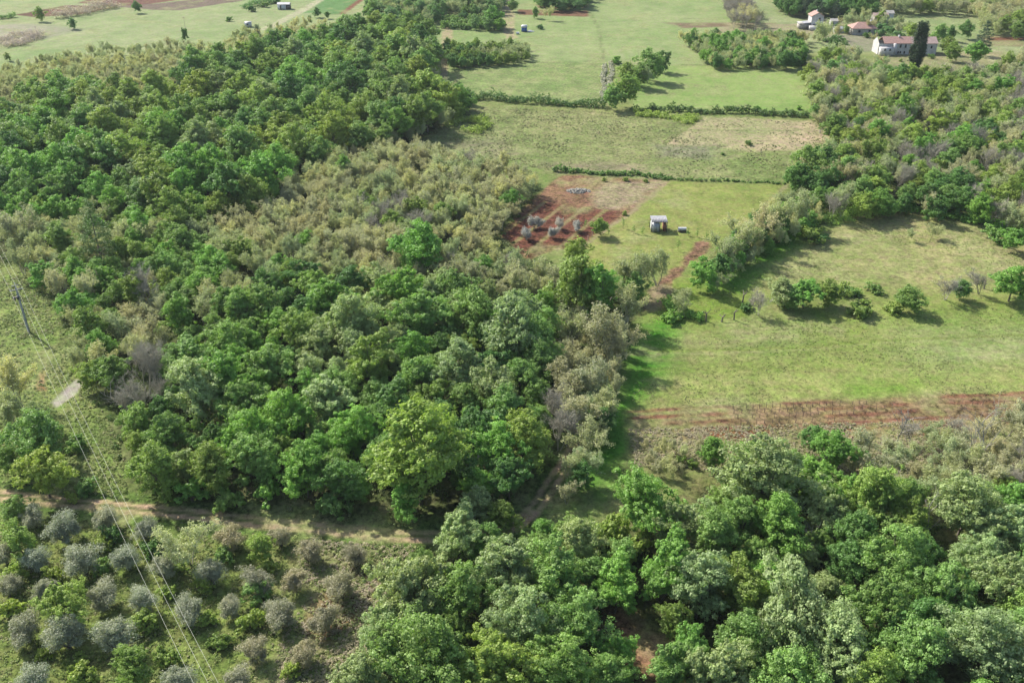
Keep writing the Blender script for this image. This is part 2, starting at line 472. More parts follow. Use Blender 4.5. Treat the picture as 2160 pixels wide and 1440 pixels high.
# gravel pad crossed by the wires, and the small red bank beside it
mm = soft(poly_sd(gx + (jx - gx) * .2, gy + (jy - gy) * .2, PAD), .5); lay(mm, (0.42, 0.38, 0.40), .12); reg[mm > .5] = 5
lay(soft(poly_sd(jx, jy, gp([(82, 785), (96, 785), (98, 822), (80, 822)])), .8), (0.30, 0.13, 0.09), .2)
def fline(pts, w, c, a=.2, k=1.0):
    d = line_d(gx + (jx - gx) * .3, gy + (jy - gy) * .3, gp(pts)); lay(np.clip((w - d) / (w * .7), 0, 1) * k, c, a)
fline([(1330, 742), (1500, 738), (1700, 730), (1900, 716), (2160, 705)], .5, (0.18, 0.22, 0.06), k=.7)
fline([(1330, 748), (1500, 744), (1700, 736), (1900, 722), (2160, 711)], .5, (0.31, 0.31, 0.17), k=.6)
for p_, c_ in (([(940, 132), (1275, 133)], (0.15, 0.18, 0.08)), ([(1440, 137), (1710, 139)], (0.15, 0.18, 0.08)), ([(1240, 20), (1262, 60), (1276, 130)], (0.2, 0.23, 0.12)),
               ([(1480, 250), (1404, 302)], (0.17, 0.2, 0.08)), ([(1420, 40), (1560, 38)], (0.19, 0.22, 0.13)), ([(0, 62), (90, 76), (150, 66)], (0.24, 0.27, 0.17)),
               ([(690, 31), (860, 30)], (0.16, 0.2, 0.1)), ([(1660, 390), (1610, 440)], (0.3, 0.27, 0.18)), ([(1400, 380), (1660, 389)], (0.17, 0.2, 0.08))):
    fline(p_, .9, c_, k=.85)
for k_ in range(7):      # mown bands
    y0_ = 690 + k_ * 21
    fline([(1360, y0_ + 6), (1700, y0_), (2250, y0_ - 12)], 1.0, (0.28, 0.31, 0.13) if k_ % 2 else (0.22, 0.27, 0.085), k=.35)
lay(np.clip((fbm(gx, gy, 9, 401, 4) - .55) * 7, 0, 1) * .55, (0.31, 0.31, 0.18), .25)
amp = amp * 2.0
colr = np.clip(colr * np.array([.62, .66, .5]), 0.008, 0.7)

GZ = (fbm(gx, gy, 14, 200, 3) - .5) * 0.5 + (fbm(gx, gy, 2.2, 210, 2) - .5) * 0.16
GZ[np.isin(reg, (2, 3, 5))] *= 0.4
GZ += mf * 0.12 * fr
near = (np.abs(gx) < 1.3 * np.maximum(0.48 * gy + 24, 45)) & (gy > 30) & (gy < 700)
GZ = np.where(near, GZ, 0)
ncol = len(us)
idx = np.arange(len(gx)).reshape(GX.shape)
Q = np.stack([idx[:-1, :-1], idx[:-1, 1:], idx[1:, 1:], idx[1:, :-1]], -1).reshape(-1, 4)
qreg = np.median(reg[Q], axis=1).astype(int)
gv = np.stack([gx, gy, GZ], 1)
def ground_piece(code, name):
    q = Q[np.isin(qreg, code)]
    u, inv = np.unique(q, return_inverse=True)
    me = mesh_np(name, gv[u], inv.reshape(-1, 4), [M["ground"]], smooth=True,
                 attr={"gcol": ('FLOAT_COLOR', np.concatenate([colr[u], np.ones((len(u), 1))], 1)), "gamp": ('FLOAT', amp[u])})
    tagit(obj(name, me), kind="structure")
known = [0]
ground_piece([0], "ground")
ground_piece([1], "red_field")
ground_piece([2], "dirt_track")
ground_piece([3], "earth_path")
ground_piece([4], "ploughed_fields")
ground_piece([5], "gravel_pad")

# ------------------------------------------------------------------ foliage prototypes
def rdirs(r, n, up=0.0):
    d = r.normal(size=(n, 3)); d /= np.linalg.norm(d, axis=1, keepdims=True)
    if up:
        d[:, 2] = d[:, 2] + up; d /= np.linalg.norm(d, axis=1, keepdims=True)
    return d

def leaf_cloud(r, lobes, nsub, nleaf, size, aspect=0.7, subr=0.38, up=0.25, nbias=0.9, elong=None):
    """lobes: (n,4) centre + radius or (n,6) centre + radii. Returns verts, quads, cv."""
    C = np.repeat(lobes[:, :3], nsub, 0)
    R = np.repeat(lobes[:, 3:], nsub, 0)
    d = rdirs(r, len(C), up)
    SC = C + d * R * r.uniform(0.45, 1.3, (len(C), 1))
    sr = subr * np.repeat(lobes[:, 3], nsub) * r.uniform(.7, 1.35, len(C))
    cvs = r.random(len(C)) * 0.6
    C2 = np.repeat(SC, nleaf, 0); D2 = np.repeat(d, nleaf, 0); S2 = np.repeat(sr, nleaf)
    e = rdirs(r, len(C2), 0.25)
    pos = C2 + e * (S2 * r.uniform(.35, 1.05, len(C2)) ** 1)[:, None] * np.array([1.1, 1.1, .8])
    nrm = D2 * nbias * .5 + e * nbias + r.normal(size=pos.shape) * .45 + np.array([0, 0, .25])
    nrm /= np.linalg.norm(nrm, axis=1, keepdims=True)
    t = r.normal(size=pos.shape)
    if elong is not None:
        t = t * .5 + np.array(elong) + e * .9
    t -= nrm * (t * nrm).sum(1, keepdims=True); t /= np.linalg.norm(t, axis=1, keepdims=True) + 1e-9
    b = np.cross(nrm, t)
    s = size * r.uniform(.6, 1.35, len(pos))[:, None]
    a = s * .5; c = s * .5 * aspect
    v = np.stack([pos - t * a, pos + b * c - t * a * .1, pos + t * a, pos - b * c + t * a * .1], 1).reshape(-1, 3)
    q = np.arange(len(v)).reshape(-1, 4)
    cv = np.repeat(np.repeat(cvs, nleaf) + r.random(len(pos)) * .4, 4)
    return v, q, cv

def branches(r, segs):
    """segs: list of (p0, p1, r0, r1) -> verts, quads (three-sided tapered bars)."""
    A = np.array([s[0] for s in segs]); B = np.array([s[1] for s in segs])
    r0 = np.array([s[2] for s in segs]); r1 = np.array([s[3] for s in segs])
    d = B - A; d /= np.linalg.norm(d, axis=1, keepdims=True) + 1e-9
    ref = np.where(np.abs(d[:, 2:3]) > .9, np.array([[1., 0, 0]]), np.array([[0, 0, 1.]]))
    a = np.cross(d, ref); a /= np.linalg.norm(a, axis=1, keepdims=True); b = np.cross(d, a)
    V = []
    for k in range(3):
        an = 2 * math.pi * k / 3
        o = a * math.cos(an) + b * math.sin(an)
        V.append(A + o * r0[:, None]); V.append(B + o * r1[:, None])
    v = np.stack(V, 1).reshape(-1, 3)
    base = np.arange(len(segs))[:, None] * 6
    q = np.concatenate([base + np.array([[0, 2, 3, 1]]), base + np.array([[2, 4, 5, 3]]), base + np.array([[4, 0, 1, 5]])])
    return v, q

def grow(r, p, d, L, rad, depth, nchild, spread, ratio, segs, tips, upb=0.15, nseg=3):
    p = np.array(p, float); d = np.array(d, float)
    pts = [p]
    for i in range(nseg):
        d = d + r.normal(size=3) * .12 + np.array([0, 0, upb]); d /= np.linalg.norm(d)
        q = pts[-1] + d * L / nseg
        f0 = 1 - .55 * i / nseg; f1 = 1 - .55 * (i + 1) / nseg
        segs.append((pts[-1], q, rad * f0, rad * f1)); pts.append(q)
    if depth == 0:
        tips.append((pts[-1], d)); tips.append((pts[1], d)); return
    n = nchild[0]
    for k in range(n):
        t = 0.3 + 0.7 * (k + r.random()) / n
        i = min(int(t * nseg), nseg - 1)
        bp = pts[i] + (pts[i + 1] - pts[i]) * (t * nseg - i)
        side = r.normal(size=3); side -= d * side.dot(d); side /= np.linalg.norm(side)
        nd = d + side * spread * r.uniform(.6, 1.3); nd /= np.linalg.norm(nd)
        grow(r, bp, nd, L * ratio * r.uniform(.7, 1.2), rad * .45, depth - 1, nchild[1:], spread, ratio, segs, tips, upb, 2)

PROTO = {}
def add_proto(kind, trunk, crown, rad, height):
    PROTO.setdefault(kind, []).append((trunk, crown, rad, height))

def finish(kind, segs, cl, mbark, mleaf, rad, h, r, extra_twigs=None):
    tv, tq = branches(r, segs)
    tm = mesh_np("trunk", tv, tq, [mbark])
    if cl is None:
        tv2, tq2 = branches(r, extra_twigs)
        cm = mesh_np("crown", tv2, tq2, [M["twig"]])
    else:
        v, q, cv = cl
        fm = np.zeros(len(q), int); mats = [mleaf]
        if extra_twigs:
            v2, q2 = branches(r, extra_twigs)
            q = np.concatenate([q, q2 + len(v)]); v = np.concatenate([v, v2]); cv = np.concatenate([cv, np.full(len(v2), .5)])
            fm = np.concatenate([fm, np.ones(len(q2), int)]); mats = [mleaf, M["twig"]]
        cm = mesh_np("crown", v, q, mats, fmat=fm, attr={"cv": ('FLOAT', cv)})
    add_proto(kind, tm, cm, rad, h)

def lobes_round(r, n, rx, rz, zc, lr, low=-.55, lump=0.25):
    """Lobe centres over an uneven ellipsoid."""
    out = []
    ph = r.uniform(0, 6.28, 4)
    while len(out) < n:
        d = rdirs(r, 1)[0]
        if d[2] < low: continue
        az = math.atan2(d[1], d[0])
        k = 1 + lump * (math.sin(2 * az + ph[0]) * .5 + math.sin(3 * az + ph[1]) * .5) + lump * .6 * math.sin(5 * d[2] + ph[2])
        s = r.uniform(.55, .95) if r.random() < .8 else r.uniform(.2, .5)
        p = np.array([d[0] * rx * k * s, d[1] * rx * k * s, zc + d[2] * rz * s * (1 + .15 * math.sin(4 * az + ph[3]))])
        q = lr * r.uniform(.45, 1.45)
        if all(np.linalg.norm(p - o[:3]) > .55 * lr for o in out) or r.random() < .15:
            out.append(np.array([p[0], p[1], p[2], q, q, q * .75]))
    return np.array(out)

def make_broadleaf(seed, n=34, rx=3.3, rz=4.2, zc=5.2, lr=1.0, kind="broadleaf", nsub=12, nleaf=46, size=.225, mat="leaf"):
    r = np.random.default_rng(seed)
    L = lobes_round(r, n, rx, rz, zc, lr, low=-.95, lump=.42)
    cl = leaf_cloud(r, L, nsub, nleaf, size)
    segs = []; tips = []
    grow(r, (0, 0, -.3), (0, 0, 1), zc * .75, .22, 0, [], 0, 0, segs, tips, 0.3)
    top = segs[-1][1]
    for l in L[:: 2]:
        mid_ = top * .45 + l[:3] * .55 + np.array([0, 0, -.5]); segs.append((top * r.uniform(.6, 1), mid_, .09, .06)); segs.append((mid_, l[:3], .06, .02))
    finish(kind, segs, cl, M["bark"], M[mat], rx + lr * .8, zc + rz + lr * .5, r)

for s_ in range(8):
    make_broadleaf(100 + s_, n=60 + 2 * s_, rx=3.2 + .12 * (s_ % 4), rz=4.0 + .3 * (s_ % 3), lr=.85 + .1 * (s_ % 3))
for s_ in range(3):   # slender upright broadleaf
    make_broadleaf(150 + s_, n=38, rx=1.7, rz=5.0, zc=5.6, lr=.8, kind="slender")
for s_ in range(5):   # shrubs
    make_broadleaf(180 + s_, n=22, rx=1.25, rz=1.1, zc=1.0, lr=.5, kind="shrub", nsub=9, nleaf=22, size=.22)

def make_budding(seed, kind="budding", leafn=5, spread=.55, h=8.5, size=.2, stems=3, mat="bud", bare=False, bark="twig"):
    r = np.random.default_rng(seed)
    segs = []; tips = []
    for s_ in range(stems):
        a = r.uniform(0, 6.28)
        grow(r, (math.cos(a) * .2, math.sin(a) * .2, -.2), (math.cos(a) * .28, math.sin(a) * .28, 1), h * .62 * r.uniform(.85, 1.05), .11, 3, [7, 4, 4], spread, .52, segs, tips, .10)
    main = [s for s in segs if s[2] > .035]; tw = [(a, b, max(c, .016), max(d, .008)) for a, b, c, d in segs if c <= .035]
    T = np.array([t[0] for t in tips])
    rad = np.percentile(np.linalg.norm(T[:, :2], axis=1), 90)
    if bare:
        ex = []
        for p, d in tips:
            for _ in range(5):
                q = p + (d * .6 + r.normal(size=3) * .5) * r.uniform(.3, .9); ex.append((p, q, .014, .006))
        finish(kind, main, None, M[bark], None, rad, T[:, 2].max(), r, tw + ex)
    else:
        L = np.concatenate([T, np.full((len(T), 3), .42) * r.uniform(.7, 1.3, (len(T), 1))], 1)
        cl = leaf_cloud(r, L, 2, leafn, size, subr=.6, up=.1, nbias=.5)
        finish(kind, main, cl, M[bark], M[mat], rad + .3, T[:, 2].max() + .3, r, tw)

for s_ in range(6):
    make_budding(300 + s_, leafn=5 + s_ % 3, spread=.5 + .07 * (s_ % 3))
for s_ in range(3):
    make_budding(340 + s_, kind="bare", bare=True, spread=.45, h=9)
for s_ in range(2):
    make_budding(360 + s_, kind="blossom", leafn=5, spread=.7, h=3.6, size=.17, mat="blossom", stems=3)

def make_olive(seed):
    r = np.random.default_rng(seed)
    L = lobes_round(r, 30, 1.45, 1.35, 1.75, .5, low=-.95, lump=.16)
    cl = leaf_cloud(r, L, 9, 46, .2, aspect=.26, subr=.8, nbias=.35, elong=(0, 0, .5))
    segs = []; tips = []
    for k in range(3):
        grow(r, (0, 0, -.2), (r.normal() * .35, r.normal() * .35, 1), 1.9, .12, 1, [4], .6, .6, segs, tips)
    finish("olive", segs, cl, M["bark"], M["olive"], 1.85, 3.6, r)
for s_ in range(5): make_olive(400 + s_)

def make_pine(seed, kind="pine", h=11, r0=2.8, tiers=9):
    r = np.random.default_rng(seed)
    L = []
    for t in range(tiers):
        f = t / (tiers - 1); z = h * (.22 + .74 * f); rr = r0 * (1 - f) ** .7 + .25
        n = max(3, int(9 * (1 - f) + 3))
        for k in range(n):
            a = 6.28 * k / n + r.uniform(-.3, .3); q = rr * r.uniform(.55, 1)
            L.append([math.cos(a) * q, math.sin(a) * q, z + r.uniform(-.25, .25) - q * .12, .75, .75, .3])
    cl = leaf_cloud(r, np.array(L), 8, 26, .22, aspect=.35, subr=.5, nbias=.5)
    segs = [(np.array([0, 0, -.2]), np.array([0, 0, h * .97]), .2, .03)]
    for l in L[::2]: segs.append((np.array([0, 0, l[2]]), np.array(l[:3]), .05, .02))
    finish(kind, segs, cl, M["bark"], M["needle"], r0, h, r)
for s_ in range(2): make_pine(500 + s_)
def make_cypress(seed):
    r = np.random.default_rng(seed)
    L = []
    for k in range(220):
        f = r.random(); z = 1.0 + 13.5 * f; rr = r.uniform(.6, 1) * 1.9 * math.sin(min(1, (f + .1) * 1.7) * 1.57) * (1 - .45 * f ** 2)
        a = r.uniform(0, 6.28); L.append([math.cos(a) * rr, math.sin(a) * rr, z, .6, .6, 1.1])
    cl = leaf_cloud(r, np.array(L), 8, 26, .26, aspect=.4, subr=.5)
    finish("cypress", [(np.array([0, 0, -.2]), np.array([0, 0, 12.]), .3, .05)], cl, M["bark"], M["needle"], 2.3, 15.5, r)
make_cypress(520)

# ------------------------------------------------------------------ planting
TINT = {  # word -> multiplier on the species colour
    "bright yellow-green": (1.22, 1.12, .8), "mid green": (.88, .98, .86), "deep green": (.52, .72, .62),
    "pale grey-green": (1.28, 1.14, 1.6), "olive green": (1.0, 1.0, .74), "fresh green": (.84, 1.08, .72),
    "beige": (1.06, 1.0, 1.0), "pale straw": (1.15, 1.12, .95), "greenish": (.92, .99, .86), "grey": (1, 1, 1), "silver grey": (1.08, 1.06, 1.22),
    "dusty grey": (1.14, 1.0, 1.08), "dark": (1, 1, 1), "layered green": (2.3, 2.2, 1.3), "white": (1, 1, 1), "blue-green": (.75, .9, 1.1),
}
SPECIES = {  # kind -> object name, category, noun
    "broadleaf": ("broadleaf_tree", "tree", "broadleaf tree"), "slender": ("broadleaf_tree", "tree", "slender upright broadleaf"),
    "shrub": ("shrub", "shrub", "shrub"), "budding": ("budding_tree", "tree", "budding tree"), "bare": ("bare_tree", "tree", "bare tree"),
    "blossom": ("blossom_tree", "tree", "small blossoming tree"), "olive": ("olive_tree", "olive tree", "olive tree"),
    "pine": ("pine_tree", "tree", "pine tree"), "cypress": ("cypress_tree", "tree", "cypress"),
}
TREES = []   # dicts: x, y, kind, tint, scale xy, scale z, zone, label
def add_tree(x, y, kind, tint, s, sz=None, zone="", label=None):
    TREES.append(dict(x=x, y=y, kind=kind, tint=tint, s=s, sz=sz or s, zone=zone, label=label, v=int(rng.integers(0, 10 ** 6)), rot=rng.uniform(0, 6.28), ex=rng.uniform(.84, 1.19), tl=rng.normal(size=2) * .05))

AVG = {k: (np.mean([p[2] for p in v]), np.mean([p[3] for p in v])) for k, v in PROTO.items()}
def hand(px, py, rpx, kind, tint, zone="", label=None, hf=1.0):
    """A tree whose crown centre stands at a pixel with a radius in pixels."""
    rad, h = AVG[kind]
    z = h * .55
    s = 1.0
    for _ in range(4):
        s = rpx / ppm(py, z * s) / rad
    x, y = P(px, py, h * .58 * s * hf)
    add_tree(x, y, kind, tint, s, s * hf, zone, label)

KEEP = [(P(a, b), r_) for a, b, r_ in ((1340, 1350, 4.2), (745, 1290, 4), (1480, 1040, 5), (1816, 82, 11), (1818, 92, 9), (1720, 72, 7), (1865, 122, 12), (1895, 124, 12), (1925, 124, 10), (1965, 124, 12), (1849, 54, 6), (1872, 48, 5), (1758, 66, 6), (1105, 72, 6), (519, 62, 6))]
def zone_fill(name, poly, spacing, mix, smin=.8, smax=1.25, zc=5.0, avoid=(), limit=9999, sz=(.9, 1.1), crowd=1.0, pad=0.0):
    """Poisson-like filling of a zone. poly: crown-centre pixels. mix: [(kind, tint, weight)]"""
    wp = gp(poly, zc)
    xs = [p[0] for p in wp]; ysq = [p[1] for p in wp]
    x0, x1, y0, y1 = min(xs), max(xs), min(ysq), max(ysq)
    n = int((x1 - x0) * (y1 - y0) / (spacing ** 2) * 14) + 20
    cx = rng.uniform(x0, x1, n); cy_ = rng.uniform(y0, y1, n)
    ok = poly_sd(cx, cy_, wp) < 0
    lim = 1.16 * (0.48 * cy_ + 24)
    ok &= np.abs(cx) < lim + 6
    dt = line_d(cx, cy_, TRACK)
    w = np.array([m_[2] for m_ in mix], float); w /= w.sum()
    pts = np.array([(t["x"], t["y"], AVG[t["kind"]][0] * t["s"]) for t in TREES]) if TREES else np.zeros((0, 3))
    new = []
    fld = fbm(cx, cy_, 22, len(TREES) + 5, 2) + rng.uniform(-.18, .18, n)
    order = np.argsort(np.argsort(fld)) / max(n, 1)
    cw = np.cumsum(w)
    for i in range(n):
        if not ok[i]: continue
        kind, tint, _ = mix[min(int(np.searchsorted(cw, order[i])), len(mix) - 1)]
        s = (smin + (smax - smin) * rng.random() ** 1.4 * 1.15) * spacing / 7.0 / (1 if kind not in ("shrub", "olive") else .45)
        if kind == "budding": s *= 1.05
        rr = AVG[kind][0] * s
        if dt[i] < 2.0 + rr * .7 or any(math.hypot(k[0][0] - cx[i], k[0][1] - cy_[i]) < k[1] for k in KEEP): continue
        if len(pts) and (np.hypot(pts[:, 0] - cx[i], pts[:, 1] - cy_[i]) < (pts[:, 2] + rr) * .62 * crowd).any(): continue
        if any(np.hypot(a - cx[i], b - cy_[i]) < spacing * .72 * crowd for a, b in new): continue
        new.append((cx[i], cy_[i]))
        add_tree(cx[i], cy_[i], kind, tint, s, s * rng.uniform(*sz), name)
        if len(new) >= limit: break

BY, MG, DG, PG, OG, FG = "bright yellow-green", "mid green", "deep green", "pale grey-green", "olive green", "fresh green"
Z_E = "in the round wood above the dirt track"
for a in [(410, 815, 74, "broadleaf", PG), (355, 915, 48, "broadleaf", MG), (475, 715, 52, "broadleaf", MG), (565, 765, 55, "broadleaf", MG),
          (640, 695, 52, "broadleaf", OG), (560, 640, 50, "broadleaf", MG), (690, 625, 52, "broadleaf", FG), (745, 670, 62, "broadleaf", PG),
          (850, 600, 52, "broadleaf", FG), (895, 655, 58, "broadleaf", MG), (780, 755, 62, "broadleaf", OG), (1000, 655, 55, "broadleaf", MG),
          (1075, 680, 72, "broadleaf", PG), (1125, 715, 55, "broadleaf", MG), (965, 770, 62, "broadleaf", PG), (1045, 800, 60, "broadleaf", PG),
          (880, 790, 55, "broadleaf", MG), (690, 840, 60, "broadleaf", PG), (600, 870, 62, "broadleaf", FG), (500, 850, 62, "broadleaf", MG),
          (740, 905, 55, "broadleaf", FG), (545, 955, 58, "broadleaf", MG), (450, 975, 55, "broadleaf", OG), (330, 985, 60, "broadleaf", OG),
          (640, 985, 58, "broadleaf", FG), (730, 1010, 50, "broadleaf", DG), (880, 940, 112, "broadleaf", OG), (1105, 915, 62, "broadleaf", OG),
          (985, 985, 45, "broadleaf", DG), (1075, 1000, 50, "broadleaf", DG), (290, 885, 42, "broadleaf", OG), (470, 790, 40, "slender", FG),
          (880, 515, 55, "broadleaf", FG), (1225, 590, 62, "broadleaf", OG), (960, 600, 45, "broadleaf", MG), (1010, 900, 60, "broadleaf", DG),
          (820, 850, 55, "broadleaf", DG), (560, 1030, 40, "shrub", FG), (400, 1030, 38, "shrub", FG), (480, 1045, 36, "shrub", MG),
          (700, 1060, 36, "shrub", MG), (850, 1050, 45, "broadleaf", FG)]:
    hand(*a, zone=Z_E)
Z_G = "in the wood below the vineyard"
for a in [(1362, 1045, 74, "broadleaf", FG), (1610, 990, 84, "broadleaf", PG), (1715, 1005, 58, "broadleaf", FG), (1655, 1100, 70, "broadleaf", FG),
          (1515, 1125, 68, "broadleaf", MG), (1400, 1195, 75, "broadleaf", FG), (1175, 1190, 75, "broadleaf", MG),
          (1065, 1190, 75, "broadleaf", PG), (960, 1125, 62, "broadleaf", PG), (1005, 1065, 42, "broadleaf", PG), (1058, 1085, 34, "broadleaf", OG),
          (865, 1235, 86, "broadleaf", PG), (965, 1250, 75, "broadleaf", MG), (1085, 1290, 78, "broadleaf", PG), (1205, 1300, 76, "broadleaf", MG),
          (1300, 1230, 62, "broadleaf", FG), (890, 1365, 96, "broadleaf", MG), (1035, 1400, 82, "broadleaf", OG), (1170, 1390, 70, "broadleaf", MG),
          (1285, 1425, 52, "broadleaf", MG), (1420, 1395, 62, "broadleaf", MG), (1480, 1225, 80, "broadleaf", PG), (1570, 1230, 72, "broadleaf", OG),
          (1680, 1275, 98, "broadleaf", PG), (1580, 1345, 70, "broadleaf", MG), (1770, 1350, 86, "broadleaf", PG), (1865, 1265, 72, "broadleaf", MG),
          (1890, 1175, 76, "broadleaf", MG), (1795, 1125, 62, "broadleaf", DG), (1850, 1035, 66, "broadleaf", OG), (1930, 1090, 50, "broadleaf", OG),
          (2045, 1055, 74, "broadleaf", PG), (2130, 1100, 60, "broadleaf", PG), (2055, 1165, 55, "broadleaf", PG), (2120, 1215, 72, "broadleaf", PG),
          (1990, 1245, 76, "broadleaf", MG), (1945, 1370, 88, "broadleaf", MG), (2085, 1350, 96, "broadleaf", PG), (2160, 1280, 60, "broadleaf", OG),
          (1540, 1420, 76, "broadleaf", PG), (1680, 1420, 80, "broadleaf", MG), (1835, 1430, 80, "broadleaf", OG), (1505, 950, 34, "broadleaf", FG),
          (1760, 940, 45, "broadleaf", FG), (1720, 920, 32, "broadleaf", DG), (1280, 1115, 50, "shrub", OG), (1215, 1110, 45, "shrub", MG), (1330, 1150, 45, "shrub", OG),
          (1150, 1125, 36, "broadleaf", FG), (800, 1320, 55, "broadleaf", PG), (760, 1420, 60, "broadleaf", PG)]:
    hand(*a, zone=Z_G)
Z_F = "along the grass strip at the wood's edge"
for a in [(1322, 640, 40, "budding", "pale straw"), (1262, 700, 52, "budding", "beige"), (1205, 690, 40, "budding", "greenish"), (1300, 720, 40, "budding", "beige"),
          (1190, 800, 38, "budding", "beige"), (1255, 790, 45, "budding", "beige"), (1225, 860, 46, "budding", "beige"), (1275, 850, 36, "budding", "pale straw"),
          (1180, 900, 34, "bare", "grey"), (1235, 920, 40, "budding", "pale straw"), (1200, 975, 38, "budding", "greenish"), (1190, 860, 34, "bare", "grey"),
          (1150, 640, 36, "broadleaf", FG), (1345, 565, 40, "budding", "greenish"), (1390, 555, 34, "budding", "greenish"), (1340, 600, 30, "broadleaf", MG),
          (1270, 600, 36, "slender", FG), (1215, 525, 28, "broadleaf", OG), (1265, 475, 19, "broadleaf", OG)]:
    hand(*a, zone=Z_F)

# olive grove: rows counted from the dirt track down
OL = [[(65, 1082, 28), (135, 1108, 36), (222, 1088, 30), (308, 1112, 28), (485, 1130, 31), (590, 1128, 24), (656, 1155, 29), (745, 1165, 27)],
      [(6, 1162, 27), (76, 1174, 30), (170, 1178, 40), (265, 1172, 32), (345, 1190, 29), (440, 1204, 32), (540, 1218, 33), (622, 1222, 27), (718, 1230, 33)],
      [(14, 1232, 27), (95, 1240, 24), (216, 1250, 34), (300, 1262, 31), (396, 1282, 36), (490, 1275, 27), (590, 1290, 36), (688, 1296, 32)],
      [(48, 1322, 38), (134, 1326, 43), (236, 1338, 43), (538, 1366, 30), (645, 1374, 30)],
      [(72, 1420, 36), (385, 1425, 36), (502, 1432, 31)]]
ORD = ["first", "second", "third", "fourth", "fifth", "sixth", "seventh", "eighth", "ninth", "tenth"]
ROWN = ["row beside the dirt track", "second row below the dirt track", "third row below the track", "fourth row below the track", "last row at the photo's bottom edge"]
for i, row in enumerate(OL):
    for j, (a, b, c) in enumerate(row):
        t = "dusty grey" if a > 480 else "silver grey"
        hand(a, b, c * 1.1, "olive", t, "olive grove", f"{t} olive, {ORD[j]} from the left in the {ROWN[i]}")
Z_O = "between the olive trees"
for a in [(392, 1128, 52, "budding", "pale straw"), (38, 1130, 42, "broadleaf", OG), (212, 1140, 26, "shrub", BY), (110, 1205, 26, "shrub", BY), (30, 1205, 30, "shrub", BY),
          (548, 1150, 34, "broadleaf", BY), (470, 1165, 26, "shrub", MG), (430, 1225, 26, "shrub", OG), (130, 1268, 55, "broadleaf", BY), (545, 1240, 36, "shrub", MG),
          (300, 1310, 34, "shrub", BY), (92, 1375, 20, "shrub", BY), (165, 1415, 38, "shrub", BY), (275, 1400, 48, "broadleaf", OG), (432, 1300, 24, "shrub", BY),
          (525, 1305, 32, "shrub", BY), (355, 1245, 22, "shrub", BY), (170, 1385, 20, "shrub", BY), (615, 1408, 24, "shrub", BY), (15, 1280, 30, "shrub", BY),
          (372, 1195, 20, "shrub", BY), (30, 1070, 30, "broadleaf", MG), (230, 1120, 26, "shrub", DG), (320, 1150, 28, "shrub", DG), (560, 1190, 26, "shrub", OG),
          (350, 1380, 30, "shrub", OG), (460, 1350, 26, "shrub", OG), (215, 1190, 24, "shrub", MG), (150, 1045, 16, "shrub", BY)]:
    hand(*a, zone=Z_O)
Z_L = "beside the power line clearing"
for a in [(70, 915, 62, "broadleaf", MG), (85, 985, 58, "broadleaf", BY), (15, 965, 34, "broadleaf", MG), (25, 800, 48, "budding", "pale straw"), (75, 880, 36, "broadleaf", PG),
          (185, 685, 44, "broadleaf", OG), (235, 780, 44, "broadleaf", MG), (190, 785, 34, "broadleaf", OG), (300, 770, 42, "bare", "grey"), (285, 835, 36, "bare", "grey"),
          (345, 820, 26, "bare", "grey"), (280, 605, 24, "slender", OG), (380, 650, 30, "slender", FG), (200, 490, 42, "pine", "layered green"), (250, 690, 34, "budding", "greenish"),
          (310, 700, 34, "budding", "beige"), (420, 640, 34, "budding", "greenish"), (480, 620, 32, "budding", "pale straw"), (350, 590, 30, "broadleaf", OG), (40, 470, 36, "budding", "beige"), (125, 500, 36, "broadleaf", MG), (310, 600, 34, "bare", "grey"), (160, 930, 26, "shrub", MG), (175, 1020, 26, "shrub", MG),
          (20, 860, 40, "budding", "greenish"), (290, 930, 30, "broadleaf", OG)]:
    hand(*a, zone=Z_L)
Z_M = "out in the grassy meadow"
for a in [(1645, 610, 36, "broadleaf", PG), (1700, 612, 38, "broadleaf", FG), (1750, 612, 34, "broadleaf", OG), (1602, 635, 24, "bare", "grey"), (1675, 625, 28, "broadleaf", MG),
          (1800, 610, 22, "shrub", MG), (1845, 605, 20, "shrub", MG), (1818, 645, 32, "shrub", OG), (1920, 625, 34, "broadleaf", MG), (1885, 645, 24, "shrub", OG),
          (2000, 603, 24, "bare", "grey"), (2030, 608, 25, "broadleaf", DG), (2072, 592, 22, "bare", "grey"), (2140, 592, 46, "broadleaf", FG), (1414, 665, 24, "shrub", FG),
          (1442, 632, 26, "budding", "greenish"), (1715, 492, 30, "shrub", OG), (1730, 500, 18, "shrub", DG), (1920, 492, 14, "budding", "greenish"), (1972, 486, 18, "budding", "greenish"),
          (1775, 605, 22, "shrub", OG), (2100, 490, 28, "shrub", MG), (2145, 500, 32, "broadleaf", FG), (1575, 645, 16, "shrub", DG)]:
    hand(*a, zone=Z_M, hf=.78)
Z_H = "in the hedgerow beside the meadow"
for a in [(1487, 570, 34, "broadleaf", FG), (1520, 555, 28, "broadleaf", DG), (1535, 520, 34, "budding", "greenish"), (1570, 490, 38, "budding", "pale straw"), (1560, 525, 24, "broadleaf", MG),
          (1605, 470, 36, "budding", "beige"), (1600, 500, 24, "broadleaf", DG), (1640, 450, 36, "budding", "greenish"), (1650, 475, 24, "broadleaf", DG), (1690, 440, 34, "budding", "greenish")]:
    hand(*a, zone=Z_H)
Z_R = "beside the red ploughed field"
for a in [(1130, 468, 15, "blossom", "white"), (1182, 470, 13, "blossom", "white"), (1168, 488, 13, "blossom", "white"), (1215, 475, 12, "blossom", "white"), (1112, 492, 14, "blossom", "white"),
          (1320, 376, 8, "shrub", OG), (1276, 378, 6, "shrub", OG), (1363, 380, 6, "shrub", OG), (1318, 448, 7, "shrub", OG), (1252, 575, 14, "shrub", MG)]:
    hand(*a, zone=Z_R)
Z_C = "in the hedge clump across the pale meadow"
